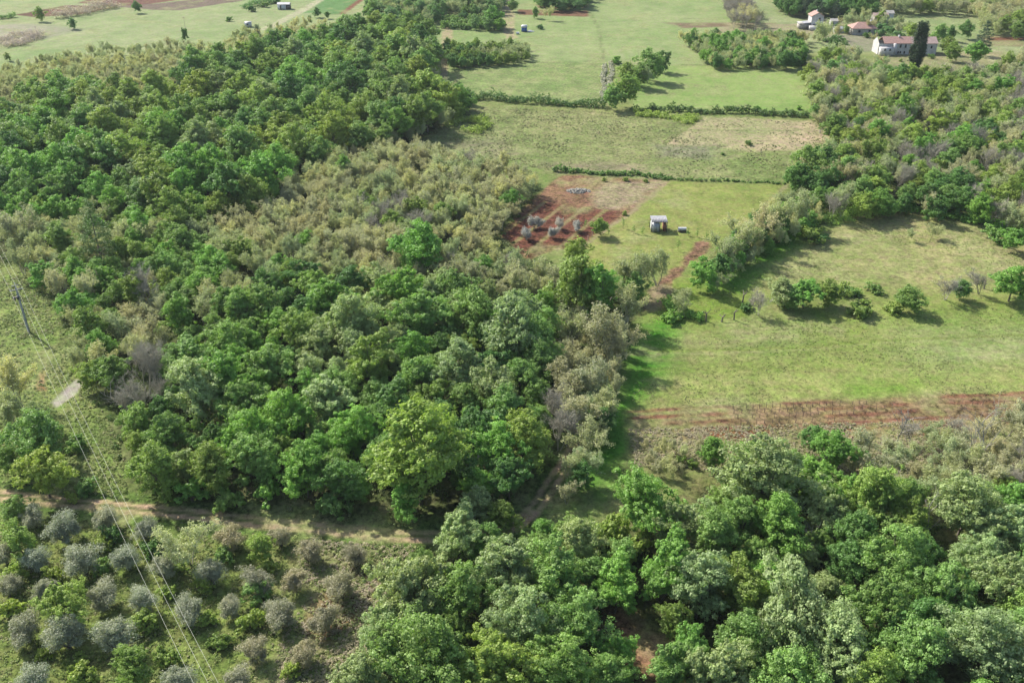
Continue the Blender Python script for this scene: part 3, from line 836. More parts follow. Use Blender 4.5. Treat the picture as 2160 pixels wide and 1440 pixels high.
for a in [(1375, 130, 30, "broadleaf", MG), (1395, 125, 20, "broadleaf", DG), (1350, 155, 22, "broadleaf", MG), (1322, 150, 20, "broadleaf", OG), (1300, 125, 12, "shrub", FG), (1320, 185, 30, "broadleaf", OG),
          (1295, 200, 24, "broadleaf", MG), (1365, 160, 18, "budding", "greenish"), (985, 200, 16, "broadleaf", DG)]:
    hand(*a, zone=Z_C)
Z_V = "by the farmhouse"
for a in [(1940, 92, 16, "cypress", "dark"), (2078, 76, 18, "pine", "dark"), (2040, 58, 17, "broadleaf", DG), (2064, 106, 24, "broadleaf", FG), (1985, 68, 18, "broadleaf", MG),
          (1925, 62, 17, "broadleaf", BY), (2008, 68, 14, "broadleaf", DG), (2000, 92, 16, "broadleaf", OG), (2012, 105, 18, "broadleaf", OG), (1830, 72, 9, "shrub", DG), (1735, 65, 22, "budding", "greenish"),
          (2150, 60, 16, "broadleaf", MG), (1742, 72, 9, "budding", "greenish"), (1700, 74, 9, "budding", "beige"), (1786, 60, 8, "broadleaf", MG), (1843, 78, 8, "budding", "beige"), (1883, 82, 8, "budding", "greenish"), (1868, 122, 6, "shrub", MG), (1965, 118, 7, "shrub", MG), (1900, 126, 5, "shrub", OG), (1860, 35, 12, "broadleaf", OG), (1825, 30, 14, "budding", "greenish"), (1890, 60, 12, "shrub", "blue-green")]:
    hand(*a, zone=Z_V)
Z_T = "standing alone in the far fields"
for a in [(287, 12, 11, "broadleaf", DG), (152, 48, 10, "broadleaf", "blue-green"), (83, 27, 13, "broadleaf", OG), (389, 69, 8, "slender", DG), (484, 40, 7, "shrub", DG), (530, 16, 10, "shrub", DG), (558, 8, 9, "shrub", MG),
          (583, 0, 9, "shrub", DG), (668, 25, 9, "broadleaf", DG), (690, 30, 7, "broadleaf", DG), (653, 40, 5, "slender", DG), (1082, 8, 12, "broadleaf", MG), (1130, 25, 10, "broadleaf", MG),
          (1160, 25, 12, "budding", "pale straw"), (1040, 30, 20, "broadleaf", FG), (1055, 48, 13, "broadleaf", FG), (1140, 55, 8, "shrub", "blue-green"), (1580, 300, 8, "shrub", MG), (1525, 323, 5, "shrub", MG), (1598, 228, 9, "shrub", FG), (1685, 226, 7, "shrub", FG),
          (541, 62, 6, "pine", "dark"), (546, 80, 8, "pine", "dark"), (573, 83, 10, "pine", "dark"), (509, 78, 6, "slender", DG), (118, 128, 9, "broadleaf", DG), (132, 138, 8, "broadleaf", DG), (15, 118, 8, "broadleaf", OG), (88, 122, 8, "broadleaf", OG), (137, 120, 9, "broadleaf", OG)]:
    hand(*a, zone=Z_T)

zone_fill("in the hedgerow beside the meadow", [(1468, 592), (1500, 545), (1570, 480), (1640, 425), (1700, 400), (1730, 455), (1650, 500), (1560, 560), (1500, 600)],
          3.6, [("budding", "greenish", 2), ("broadleaf", FG, 1), ("budding", "pale straw", 1.5), ("broadleaf", DG, .6)], .75, 1.1, zc=3, crowd=.7)
GREENS = [("broadleaf", BY, 1.6), ("broadleaf", PG, 1.2), ("broadleaf", MG, 3.2), ("broadleaf", OG, 1.2), ("broadleaf", DG, 1.3), ("broadleaf", FG, 1.8)]
zone_fill("in the round wood above the dirt track", [(640, 570), (900, 575), (1180, 630), (1170, 700), (1170, 800), (1150, 950), (1080, 1030), (800, 1055), (300, 1010), (260, 960), (330, 800), (350, 720), (400, 690), (550, 590)],
          6.4, [("broadleaf", MG, 3), ("broadleaf", FG, 2), ("broadleaf", OG, 1), ("broadleaf", DG, 2), ("broadleaf", PG, 2)], .7, 1.05, crowd=.95)
zone_fill("in the wood below the vineyard", [(720, 1480), (740, 1300), (860, 1170), (960, 1090), (1060, 1130), (1270, 1130), (1300, 1030), (1440, 1080), (1560, 960), (1700, 950), (1790, 1000), (1980, 1050), (2040, 1000), (2200, 1010), (2200, 1560), (700, 1560)],
          6.2, [("broadleaf", PG, 2), ("broadleaf", MG, 3), ("broadleaf", FG, 2), ("broadleaf", DG, 1.5), ("broadleaf", OG, 1.4)], .62, .95, crowd=.95)
zone_fill("in the pale copse between the two woods", [(440, 470), (560, 430), (620, 380), (700, 320), (870, 290), (1000, 335), (1110, 345), (1125, 385), (1068, 440), (1015, 492), (1080, 545), (1280, 575), (1290, 600), (1170, 590), (1000, 590), (900, 560), (830, 590), (700, 550), (440, 530)],
          4.6, [("budding", "beige", 4.5), ("budding", "pale straw", 4), ("broadleaf", FG, .4), ("budding", "greenish", 3), ("broadleaf", OG, .4), ("bare", "grey", .6)], .85, 1.25, zc=4.5, crowd=.85)
zone_fill("in the mixed thicket beside the power line", [(0, 430), (130, 420), (430, 470), (560, 520), (640, 560), (520, 620), (400, 680), (340, 720), (260, 760), (150, 740), (150, 660), (110, 600), (70, 560), (0, 510)],
          5.2, [("budding", "greenish", 2), ("budding", "pale straw", 2), ("broadleaf", OG, 1.5), ("broadleaf", FG, 1.3), ("broadleaf", MG, 1.2), ("budding", "beige", .8)], .75, 1.15, crowd=.9)
zone_fill("along the grass strip at the wood's edge", [(1180, 620), (1290, 640), (1330, 700), (1300, 800), (1260, 900), (1220, 1000), (1160, 1010), (1180, 900), (1170, 780)],
          4.2, [("budding", "beige", 2), ("budding", "greenish", 1.5), ("broadleaf", DG, 1)], .8, 1.1, crowd=.8)
zone_fill("in the big wood of the far slope", [(-60, 228), (120, 205), (330, 186), (430, 142), (520, 116), (610, 98), (760, 60), (900, 75), (925, 120), (885, 160), (940, 195), (985, 215), (860, 275), (700, 305), (620, 370), (560, 420), (430, 460), (130, 420), (-60, 430)],
          7.7, GREENS, .75, 1.3, crowd=.97)
zone_fill("in the pale scrub behind the big wood", [(-60, 150), (60, 130), (150, 118), (200, 100), (330, 92), (470, 92), (520, 60), (620, 50), (800, 45), (760, 62), (600, 98), (430, 142), (330, 186), (120, 203), (-60, 226)],
          5.2, [("budding", "pale straw", 4), ("budding", "beige", 1.5), ("budding", "greenish", 1.5)], .55, .85, zc=3.0, crowd=.9)
zone_fill("at the dark edge of the big wood", [(860, 275), (990, 210), (960, 175), (900, 150), (930, 130), (880, 200), (780, 260), (700, 310), (720, 300)],
          4.5, [("budding", "greenish", 2), ("broadleaf", OG, 1), ("broadleaf", DG, 1), ("budding", "beige", 1)], .8, 1.1, crowd=.8)
zone_fill("in the mixed wood below the farmhouse", [(1705, 150), (1760, 95), (1850, 130), (1900, 150), (2060, 150), (2130, 130), (2240, 90), (2240, 520), (2180, 460), (2060, 440), (1900, 420), (1790, 430), (1660, 450), (1680, 400), (1700, 330), (1770, 290), (1720, 230)],
          5.6, [("budding", "pale straw", 1.8), ("broadleaf", OG, 1.6), ("budding", "greenish", 2.6), ("broadleaf", FG, 1.2), ("bare", "grey", 1.7), ("broadleaf", BY, 1.3), ("budding", "beige", 2), ("broadleaf", MG, 1.3), ("broadleaf", DG, .8)], .75, 1.2, crowd=.88)
zone_fill("in the grey thicket beside the vineyard", [(1780, 935), (1860, 890), (2000, 870), (2200, 860), (2200, 1010), (2060, 1000), (1950, 1040), (1860, 1000)],
          4.6, [("bare", "grey", 2.2), ("budding", "beige", 3), ("budding", "greenish", 1.5)], .7, 1.05, crowd=.8)
zone_fill("in the dry thicket at the vineyard's end", [(1345, 920), (1480, 925), (1560, 930), (1540, 960), (1430, 985), (1350, 970)],
          3.0, [("budding", "beige", 2), ("budding", "pale straw", 1), ("shrub", OG, 1)], .6, .9, zc=2.5, crowd=.8)
zone_fill("in the bushy island of the pale meadow", [(940, 95), (1060, 88), (1115, 92), (1110, 118), (1000, 128), (945, 130)],
          4.0, [("budding", "greenish", 2), ("broadleaf", OG, 2), ("broadleaf", DG, 1)], .7, 1.0, zc=3, crowd=.8)
zone_fill("in the hedge wood before the village", [(1435, 72), (1500, 68), (1690, 72), (1695, 125), (1560, 128), (1490, 122), (1470, 95)],
          4.6, [("broadleaf", FG, 2), ("budding", "greenish", 2), ("budding", "pale straw", 1.4), ("broadleaf", DG, 1)], .75, 1.1, zc=4, crowd=.85)
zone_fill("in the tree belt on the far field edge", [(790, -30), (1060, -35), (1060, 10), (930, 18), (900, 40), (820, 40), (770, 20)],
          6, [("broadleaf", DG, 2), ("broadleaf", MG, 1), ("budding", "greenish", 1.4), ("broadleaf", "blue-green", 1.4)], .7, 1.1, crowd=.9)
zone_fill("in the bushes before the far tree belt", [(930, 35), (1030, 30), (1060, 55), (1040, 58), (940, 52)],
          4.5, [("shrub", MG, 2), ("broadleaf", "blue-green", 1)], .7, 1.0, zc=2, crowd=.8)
zone_fill("in the dark far copse by the red strip", [(1130, -30), (1250, -30), (1235, 4), (1145, 4)], 6, [("broadleaf", DG, 2), ("broadleaf", "blue-green", 1)], .7, 1.0, crowd=.9)
zone_fill("in the bare far copse", [(1530, -5), (1590, -5), (1600, 40), (1550, 40)], 6, [("bare", "grey", 2), ("budding", "beige", 1)], .8, 1.1, crowd=.8)
zone_fill("in the dark wood behind the village", [(1620, -50), (1850, -50), (1845, 18), (1700, 18), (1650, 10)], 6.4, [("broadleaf", DG, 3), ("pine", "dark", 2), ("broadleaf", "blue-green", 1)], .75, 1.05, crowd=.85)
zone_fill("in the pale woods on the far rise", [(1860, -50), (2240, -50), (2240, 50), (2090, 55), (2060, 15), (1960, 10), (1870, 12)], 6.4, [("budding", "beige", 3), ("budding", "greenish", 2), ("broadleaf", OG, 1), ("bare", "grey", 1)], .8, 1.1, crowd=.85)
zone_fill("among the village houses", [(1790, 25), (1850, 20), (1920, 50), (1900, 72), (1850, 68), (1780, 75), (1730, 80), (1700, 78), (1760, 50)],
          6, [("budding", "greenish", 2), ("budding", "beige", 1), ("shrub", "blue-green", 1)], .5, .8, zc=3, crowd=.9)

# ---- instance the trees
SX = lambda t: t["s"] * AVG[t["kind"]][0] * 1.0 / math.hypot(t["x"], t["y"], CAM_H)   # apparent size
def visible(t):
    x, y = t["x"], t["y"]
    dz = y * CP + CAM_H * SP
    px = W0 / 2 + F * x / dz
    m_ = 130
    h = AVG[t["kind"]][1] * t["sz"]
    top = H0 / 2 - F * (y * SP - (CAM_H - h) * CP) / (y * CP + (CAM_H - h) * SP) if False else 0
    return -m_ < px < W0 + m_
TREES = [t for t in TREES if visible(t)]
for t in TREES: t["app"] = SX(t)
TREES.sort(key=lambda t: -t["app"])
count = {}
rest = []
def tintv(t):
    b = TINT[t["tint"]]
    j = 1 + (rng.random() - .5) * .22; k = (rng.random() - .5) * .12
    return (b[0] * j * (1 + k), b[1] * j, b[2] * j * (1 - k))

keep = []
for t in TREES:
    nm = SPECIES[t["kind"]][0]
    t["tv"] = tintv(t)
    if t["label"] is None and count.get(nm, 0) >= 298:
        rest.append(t); continue
    count[nm] = count.get(nm, 0) + 1
    keep.append(t)

# labels: ordinal from the left inside each (zone, look)
def size_word(t):
    r_ = AVG[t["kind"]][0] * t["s"]
    return "large" if r_ > 5.0 else ("small" if r_ < 2.6 else "medium-sized")
bylook = {}
for t in keep:
    if t["label"] is None:
        bylook.setdefault((t["zone"], t["kind"], t["tint"], size_word(t)), []).append(t)
def ordw(i, n):
    W = ["first", "second", "third", "fourth", "fifth", "sixth", "seventh", "eighth", "ninth", "tenth", "eleventh", "twelfth"]
    return W[i] if i < len(W) else f"{i + 1}th" if (i + 1) % 10 not in (1, 2, 3) or (i + 1) in (11, 12, 13) else f"{i + 1}" + {1: "st", 2: "nd", 3: "rd"}[(i + 1) % 10]
for (zn, kd, tn, sw), L_ in bylook.items():
    noun = SPECIES[kd][2]
    tn2 = "" if tn in ("dark", "grey") and kd in ("bare",) else tn
    base = " ".join(f"{sw} {tn2} {noun}".split())
    L_.sort(key=lambda t: t["x"] / (t["y"] * CP + CAM_H * SP))
    if len(L_) == 1:
        L_[0]["label"] = f"{base} {zn}"
    elif len(L_) <= 16:
        for i, t in enumerate(L_):
            t["label"] = f"{base} {zn}, {ordw(i, 0)} such from left"
    else:
        L_.sort(key=lambda t: t["y"])
        nb = math.ceil(len(L_) / 9)
        for b_ in range(nb):
            row = sorted(L_[b_ * 9:b_ * 9 + 9], key=lambda t: t["x"] / (t["y"] * CP + CAM_H * SP))
            for i, t in enumerate(row):
                t["label"] = f"{base} {zn}, row {b_ + 1} back, {ordw(i, 0)} from left"
for t in keep:
    if len(t["label"].split()) > 16:
        for a_, c_ in (("medium-sized ", "middling "), (" such", ""), (" back,", ","), ("in the ", "in "), ("broadleaf tree", "broadleaf"), ("between the two woods", "between the woods"), ("of the far slope", "of the slope"), (" the wood's edge", " wood's edge")):
            if len(t["label"].split()) > 16: t["label"] = t["label"].replace(a_, c_)

GROUPS = {}
def place_tree(t):
    P_ = PROTO[t["kind"]]
    tm, cm, rad, h = P_[t["v"] % len(P_)]
    nm, cat, noun = SPECIES[t["kind"]]
    z = 0.0
    small = t["app"] < 0.0085
    M4 = (t["x"], t["y"], z)
    root = bpy.data.objects.new(nm, None)
    root.empty_display_size = 0.5
    root.location = M4
    root.rotation_euler = (0, 0, t["rot"])
    root.scale = (t["s"] * t["ex"], t["s"] / t["ex"], t["sz"])
    kt = 0 if t["kind"] in ("cypress", "pine") else 1
    root.rotation_euler = (t["tl"][0] * kt, t["tl"][1] * kt, t["rot"])
    link(root)
    tagit(root, t["label"], cat, f"{noun}s {t['zone']}" if t["zone"] != "olive grove" else "olive trees of the grove")
    o = bpy.data.objects.new("crown", cm); link(o, root)
    o["tint"] = t["tv"]
    o2 = bpy.data.objects.new("trunk", tm); link(o2, root)
for t in keep:
    place_tree(t)
#print("TREES individual", len(keep), "rest", len(rest), count)

# ---- the far part of the woods past 300 of a kind: one object, points that carry the same trees
def wood_mass(name, items, label):
    if not items: return
    kinds = sorted({(t["kind"], t["v"] % len(PROTO[t["kind"]])) for t in items})
    protos = bpy.data.collections.new("wood_sources_" + name)       # not linked to the scene
    for i, (k, v) in enumerate(kinds):
        tm, cm, rad, h = PROTO[k][v]
        o = bpy.data.objects.new(f"src_{i:03d}", cm)
        protos.objects.link(o)
    me = bpy.data.meshes.new(name)
    me.vertices.add(len(items))
    me.vertices.foreach_set("co", np.array([(t["x"], t["y"], 0.0) for t in items], dtype=np.float32).ravel())
    a = me.attributes.new("pick", 'INT', 'POINT'); a.data.foreach_set("value", [kinds.index((t["kind"], t["v"] % len(PROTO[t["kind"]]))) for t in items])
    a = me.attributes.new("scl", 'FLOAT_VECTOR', 'POINT'); a.data.foreach_set("vector", np.array([(t["s"], t["s"], t["sz"]) for t in items], dtype=np.float32).ravel())
    a = me.attributes.new("rotz", 'FLOAT', 'POINT'); a.data.foreach_set("value", [t["rot"] for t in items])
    a = me.attributes.new("tint", 'FLOAT_VECTOR', 'POINT'); a.data.foreach_set("vector", np.array([t["tv"] for t in items], dtype=np.float32).ravel())
    o = obj(name, me)
    ng = bpy.data.node_groups.new(name, 'GeometryNodeTree')
    ng.interface.new_socket("Geometry", in_out='INPUT', socket_type='NodeSocketGeometry')
    ng.interface.new_socket("Geometry", in_out='OUTPUT', socket_type='NodeSocketGeometry')
    N, L = ng.nodes, ng.links
    gi = N.new("NodeGroupInput"); go = N.new("NodeGroupOutput")
    ci = N.new("GeometryNodeCollectionInfo"); ci.inputs[0].default_value = protos; ci.inputs[1].default_value = True; ci.inputs[2].default_value = True
    m2p = N.new("GeometryNodeMeshToPoints")
    ip = N.new("GeometryNodeInstanceOnPoints"); ip.inputs["Pick Instance"].default_value = True
    def na(nm, ty):
        n = N.new("GeometryNodeInputNamedAttribute"); n.data_type = ty; n.inputs[0].default_value = nm; return n.outputs[0]
    L.new(gi.outputs[0], m2p.inputs[0]); L.new(m2p.outputs[0], ip.inputs["Points"])
    L.new(ci.outputs[0], ip.inputs["Instance"]); L.new(na("pick", 'INT'), ip.inputs["Instance Index"])
    cx_ = N.new("ShaderNodeCombineXYZ"); L.new(na("rotz", 'FLOAT'), cx_.inputs[2])
    L.new(cx_.outputs[0], ip.inputs["Rotation"]); L.new(na("scl", 'FLOAT_VECTOR'), ip.inputs["Scale"])
    L.new(ip.outputs[0], go.inputs[0])
    md = o.modifiers.new("trees", 'NODES'); md.node_group = ng
    tagit(o, label, kind="stuff")
wood_mass("far_broadleaf_wood", [t for t in rest if SPECIES[t["kind"]][0] == "broadleaf_tree"], "far part of the broadleaf woods, one green mass of crowns")
wood_mass("far_budding_wood", [t for t in rest if SPECIES[t["kind"]][0] != "broadleaf_tree"], "far part of the pale budding woods, one beige mass of crowns")

# ------------------------------------------------------------------ weeds, undergrowth
def veg_mat(name, transl=0.35):
    m, t, N, L, B = new_mat(name)
    at = N.new("ShaderNodeAttribute"); at.attribute_type = 'GEOMETRY'; at.attribute_name = "gcol"
    L.new(at.outputs["Color"], B.inputs["Base Color"])
    B.inputs["Roughness"].default_value = 0.6; B.inputs["Specular IOR Level"].default_value = 0.25
    tr = N.new("ShaderNodeBsdfTranslucent"); L.new(at.outputs["Color"], tr.inputs[0])
    mix = N.new("ShaderNodeMixShader"); mix.inputs[0].default_value = transl
    L.new(B.outputs[0], mix.inputs[1]); L.new(tr.outputs[0], mix.inputs[2])
    L.new(mix.outputs[0], N["Material Output"].inputs[0])
    return m
M["veg"] = veg_mat("low_plants")

def scatter(name, label, polys, n, h, nleaf, size, colfun, clump=0.0, flat=0.0, avoid_track=True, seed=1, keepf=None):
    """n low plants spread over polygons given in ground pixels, denser where a noise field is high."""
    r = np.random.default_rng(seed)
    X = []; Y = []
    areas = []
    for p in polys:
        w = np.array(gp(p)); w[:, 1] = np.minimum(w[:, 1], 620)
        areas.append((w[:, 0].min(), w[:, 0].max(), max(w[:, 1].min(), 50), w[:, 1].max(), w))
    tot = sum((a[1] - a[0]) * (a[3] - a[2]) for a in areas)
    for a in areas:
        k = int(n * (a[1] - a[0]) * (a[3] - a[2]) / tot * 2.2)
        x = r.uniform(a[0], a[1], k); y = r.uniform(a[2], a[3], k)
        ok = (poly_sd(x, y, a[4]) < 0) & (np.abs(x) < 1.12 * (.48 * y + 24))
        if clump: ok &= fbm(x, y, 6, seed * 7, 3) > .5 + clump * (r.random(k) - .5)
        X.append(x[ok]); Y.append(y[ok])
    x = np.concatenate(X); y = np.concatenate(Y)
    if avoid_track:
        ok = (line_d(x, y, TRACK) > 2.1)
        for tr_ in (FARTRACK, FORKTRACK, VTRACK, ROADTL): ok &= line_d(x, y, tr_) > 2.8
        ok &= poly_sd(x, y, gp(PAD_PX)) > .3
        x, y = x[ok], y[ok]
    if keepf is not None:
        ok = keepf(x, y); x, y = x[ok], y[ok]
    if len(x) > n:
        s_ = r.permutation(len(x))[:n]; x, y = x[s_], y[s_]
    hh = h * r.uniform(.4, 1.4, len(x))
    lob = np.stack([x, y, hh * .35, hh, hh, hh * .7], 1)
    C = np.repeat(lob, nleaf, 0)
    d = rdirs(r, len(C), .4)
    pos = C[:, :3] + d * C[:, 3:] * r.uniform(.5, 1.05, (len(C), 1)); pos[:, 2] = np.maximum(pos[:, 2], .03)
    nrm = d * (1 - flat) + r.normal(size=d.shape) * (.5 - .25 * flat) + np.array([0, 0, 1.6 * flat]); nrm /= np.linalg.norm(nrm, axis=1, keepdims=True)
    t = r.normal(size=d.shape); t -= nrm * (t * nrm).sum(1, keepdims=True); t /= np.linalg.norm(t, axis=1, keepdims=True)
    b = np.cross(nrm, t); s = (size * r.uniform(.6, 1.4, len(C)))[:, None] * .5
    v = np.stack([pos - t * s, pos + b * s * .7, pos + t * s, pos - b * s * .7], 1).reshape(-1, 3)
    q = np.arange(len(v)).reshape(-1, 4)
    c = colfun(r, x, y)
    c = np.repeat(c, nleaf, 0) * r.uniform(.75, 1.25, (len(C), 1))
    c4 = np.repeat(np.concatenate([c, np.ones((len(c), 1))], 1), 4, 0)
    o = obj(name, mesh_np(name, v, q, [M["veg"]], attr={"gcol": ('FLOAT_COLOR', c4)}))
    tagit(o, label, kind="stuff")
def pal(cols, w=None):
    cols = np.array(cols)
    def f(r, x, y):
        k = fbm(x, y, 8, 77, 2) + r.uniform(-.25, .25, len(x))
        i = np.clip(((k - .25) / .5 * len(cols)).astype(int), 0, len(cols) - 1)
        return cols[i] * r.uniform(.8, 1.25, (len(x), 1))
    return f
G1 = [(0.16, 0.23, 0.05), (0.22, 0.28, 0.08), (0.27, 0.31, 0.10), (0.30, 0.30, 0.14), (0.15, 0.22, 0.055)]
DRY = [(0.34, 0.30, 0.19), (0.30, 0.30, 0.15), (0.25, 0.28, 0.11), (0.36, 0.31, 0.21)]
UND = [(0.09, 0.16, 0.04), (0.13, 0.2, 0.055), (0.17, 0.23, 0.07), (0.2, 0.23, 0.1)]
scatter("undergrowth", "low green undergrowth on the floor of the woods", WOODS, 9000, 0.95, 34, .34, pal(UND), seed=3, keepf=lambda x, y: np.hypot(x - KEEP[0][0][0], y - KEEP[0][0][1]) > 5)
scatter("grass", "tall weedy grass in the power line clearing and olive grove",
        [[(-200, 530), (60, 560), (150, 700), (180, 800), (260, 950), (270, 1060), (60, 1045), (-200, 1030)], [(-200, 1075), (900, 1150), (760, 1240), (720, 1500), (-200, 1500)]],
        26000, 0.30, 13, .2, pal(G1), clump=.6, flat=.5, seed=4)
scatter("dry_weeds", "dry beige weeds among the vines and thickets", [[(1325, 905), (2250, 880), (2250, 1010), (1800, 1010), (1340, 985)], [(640, 1140), (880, 1150), (720, 1500), (560, 1500)]], 11000, 0.26, 12, .2, pal(DRY), clump=.5, flat=.8, seed=5)
scatter("meadow_tussocks", "rough grass tussocks over the open meadows", [[(870, 300), (960, 222), (1500, 245), (1760, 262), (1750, 340), (1660, 388), (1180, 364), (1060, 340)]], 5000, 0.16, 12, .3, pal([(0.2, 0.23, 0.08), (0.24, 0.25, 0.11), (0.27, 0.26, 0.14), (0.16, 0.2, 0.07)]), clump=.5, flat=.8, seed=6)
scatter("meadow_grass", "short uneven grass over the large sunny meadow", [[(1345, 700), (1400, 630), (1560, 565), (1650, 500), (1900, 450), (2200, 510), (2300, 825), (1330, 858)]], 9000, 0.08, 8, .2, pal([(0.24, 0.27, 0.09), (0.28, 0.29, 0.12), (0.22, 0.27, 0.07)]), clump=.9, flat=.9, seed=8)

# ------------------------------------------------------------------ hedges
def hedge(name, label, pts, w, h, tint, mat="leaf", step=.7, size=.32, group=None, cat="hedge", dens=1.0):
    r = np.random.default_rng(len(bpy.data.objects))
    pw = [np.array(p) for p in gp(pts)]
    lob = []
    for a, b in zip(pw[:-1], pw[1:]):
        L_ = np.linalg.norm(b - a); n = max(2, int(L_ / step * dens))
        nn = np.array([-(b - a)[1], (b - a)[0]]) / L_
        for k in range(n):
            p = a + (b - a) * (k + r.random()) / n
            for _ in range(2):
                rg = float(vnoise(np.array([p[0]]), np.array([p[1]]), 5.0, 9)[0]); q = p + nn * (r.uniform(-.5, .5) * w + (rg - .5) * w * .8); hh = h * r.uniform(.5, 1.1) * (.45 + 1.25 * rg)
                rr = max(.35, w * .36) * r.uniform(.7, 1.2)
                lob.append([q[0], q[1], hh * r.uniform(.35, .75), rr, rr, hh * .42])
    lob = np.array(lob); c = lob[:, :3].mean(0); c[2] = 0
    lob[:, :3] -= c
    v, q, cv = leaf_cloud(r, lob, 7, 18, size, subr=.45)
    v[:, 2] = np.maximum(v[:, 2], .02)
    o = obj(name, mesh_np(name, v, q, [M[mat]], attr={"cv": ('FLOAT', cv)}), loc=tuple(c))
    o["tint"] = TINT[tint] if isinstance(tint, str) else tint
    tagit(o, label, cat, group)
hg = "hedges dividing the meadows"
hedge("hedge", "dark hedge between the pale meadow and rough meadow, from wood to clump", [(990, 210), (1030, 208), (1080, 214), (1140, 218), (1200, 222), (1280, 228)], 3.2, 2.6, (.42, .55, .5), group=hg)
hedge("hedge", "dark low hedge below the square pale meadow beside the farm wood", [(1330, 234), (1400, 236), (1480, 238), (1560, 240), (1640, 243), (1715, 246)], 2.6, 1.9, (.42, .52, .45), group=hg)
hedge("hedge", "yellow-green reed hedge beneath the hedge clump", [(1340, 244), (1400, 247), (1460, 251), (1450, 262)], 3.5, 1.6, "bright yellow-green", group=hg)
hedge("hedge", "low green bank along the top of the red field", [(1165, 362), (1230, 364), (1300, 369), (1370, 373), (1420, 376)], 1.8, 1.0, (.6, .75, .6), group=hg, size=.3)
hedge("hedge", "faint line of weeds above the shed's meadow", [(1420, 378), (1500, 381), (1580, 384), (1660, 388)], .9, .5, (.7, .8, .7), group=hg, size=.25)
hedge("hedge", "yellowish bush row under the wood's corner in the rough meadow", [(940, 262), (980, 255), (1030, 268), (985, 280)], 4, 1.5, "bright yellow-green", group=hg)
hedge("hedge", "dark hedge along the foot of the bushy island", [(945, 134), (1000, 132), (1060, 128), (1110, 120)], 2.5, 1.6, (.45, .55, .5), group=hg)
hedge("hedge", "dark hedge at the foot of the village hedge wood", [(1490, 134), (1560, 136), (1640, 137), (1700, 137)], 2.5, 1.8, (.4, .5, .45), group=hg)
hedge("hedge", "long pale mauve hedge in the far fields by the brown field", [(118, 40), (160, 33), (205, 24), (247, 15)], 5, 3.4, (1.05, .85, 1.35), mat="bud", group="pale mauve hedges of the far fields")
hedge("hedge", "pale mauve thicket at the edge of the far fields", [(-20, 92), (20, 86), (50, 80), (80, 76), (60, 90), (10, 100)], 6, 2.2, (1.05, .85, 1.35), mat="bud", group="pale mauve hedges of the far fields")
hedge("hedge", "short green hedge before the brown field, far corner", [(-20, 42), (10, 40), (33, 37)], 3, 2, (.8, .95, .9), group=hg)
hedge("flower_row", "grey flowering row, the one farther from the hedge clump", [(1271, 214), (1272, 190), (1273, 165), (1274, 138)], 1.4, .9, (1.15, 1.08, 1.5), mat="bud", group="two grey rows beside the clump", size=.3)
hedge("flower_row", "grey flowering row next to the hedge clump", [(1284, 185), (1287, 160), (1290, 132)], 1.4, .9, (1.15, 1.08, 1.5), mat="bud", group="two grey rows beside the clump", size=.3)
hedge("hedge", "bright bush row bounding the top of the sunny meadow", [(1650, 482), (1720, 468), (1800, 455), (1890, 446)], 4.5, 2.2, (1.15, 1.2, .9), group=hg)
hedge("hedge", "weedy bank under the edge of the mixed wood", [(1900, 440), (2000, 452), (2090, 478), (2170, 500)], 4, 1.6, (.8, 1.1, .7), group=hg)
hedge("hedge", "far green bushes by the white tent", [(512, 18), (540, 14), (575, 6)], 4, 2.5, (.55, .75, .8), group=hg)
hedge("hedge", "bramble bank under the red soil path", [(1405, 640), (1440, 668), (1480, 672)], 2.5, 1.4, "fresh green", group=hg)

# ------------------------------------------------------------------ buildings and man-made things
M["plaster"] = simple_mat("white_plaster", (0.47, 0.46, 0.45), .85, .2, .8)
M["stonewall"] = simple_mat("pale_stone_wall", (0.36, 0.34, 0.31), .9, .2, 1.2)
M["tiles"] = simple_mat("terracotta_tiles", (0.33, 0.20, 0.165), .8, .18, 1.5, bump=.3)
M["tilesp"] = simple_mat("weathered_pink_tiles", (0.34, 0.25, 0.22), .8, .18, 1.5, bump=.3)
M["glass"] = simple_mat("dark_window", (0.03, 0.035, 0.04), .2, .1)
M["brick"] = simple_mat("red_brown_wood", (0.26, 0.11, 0.075), .8, .2)
M["white"] = simple_mat("white_paint", (0.5, 0.51, 0.53), .5, .06)
M["blue"] = simple_mat("blue_paint", (0.03, 0.10, 0.30), .5, .1)
M["darkmetal"] = simple_mat("dark_metal", (0.08, 0.07, 0.065), .6, .2)
M["zinc"] = simple_mat("corrugated_zinc", (0.36, 0.36, 0.37), .5, .12, 2, metal=.3)
M["concrete"] = simple_mat("pole_concrete", (0.30, 0.31, 0.32), .8, .2, 3)
M["wire"] = simple_mat("aluminium_wire", (0.42, 0.43, 0.36), .5, .05, 1)
M["stone"] = simple_mat("grey_stones", (0.20, 0.19, 0.165), .9, .25, 3)
M["wood"] = simple_mat("grey_wood", (0.26, 0.19, 0.15), .9, .25, 3)

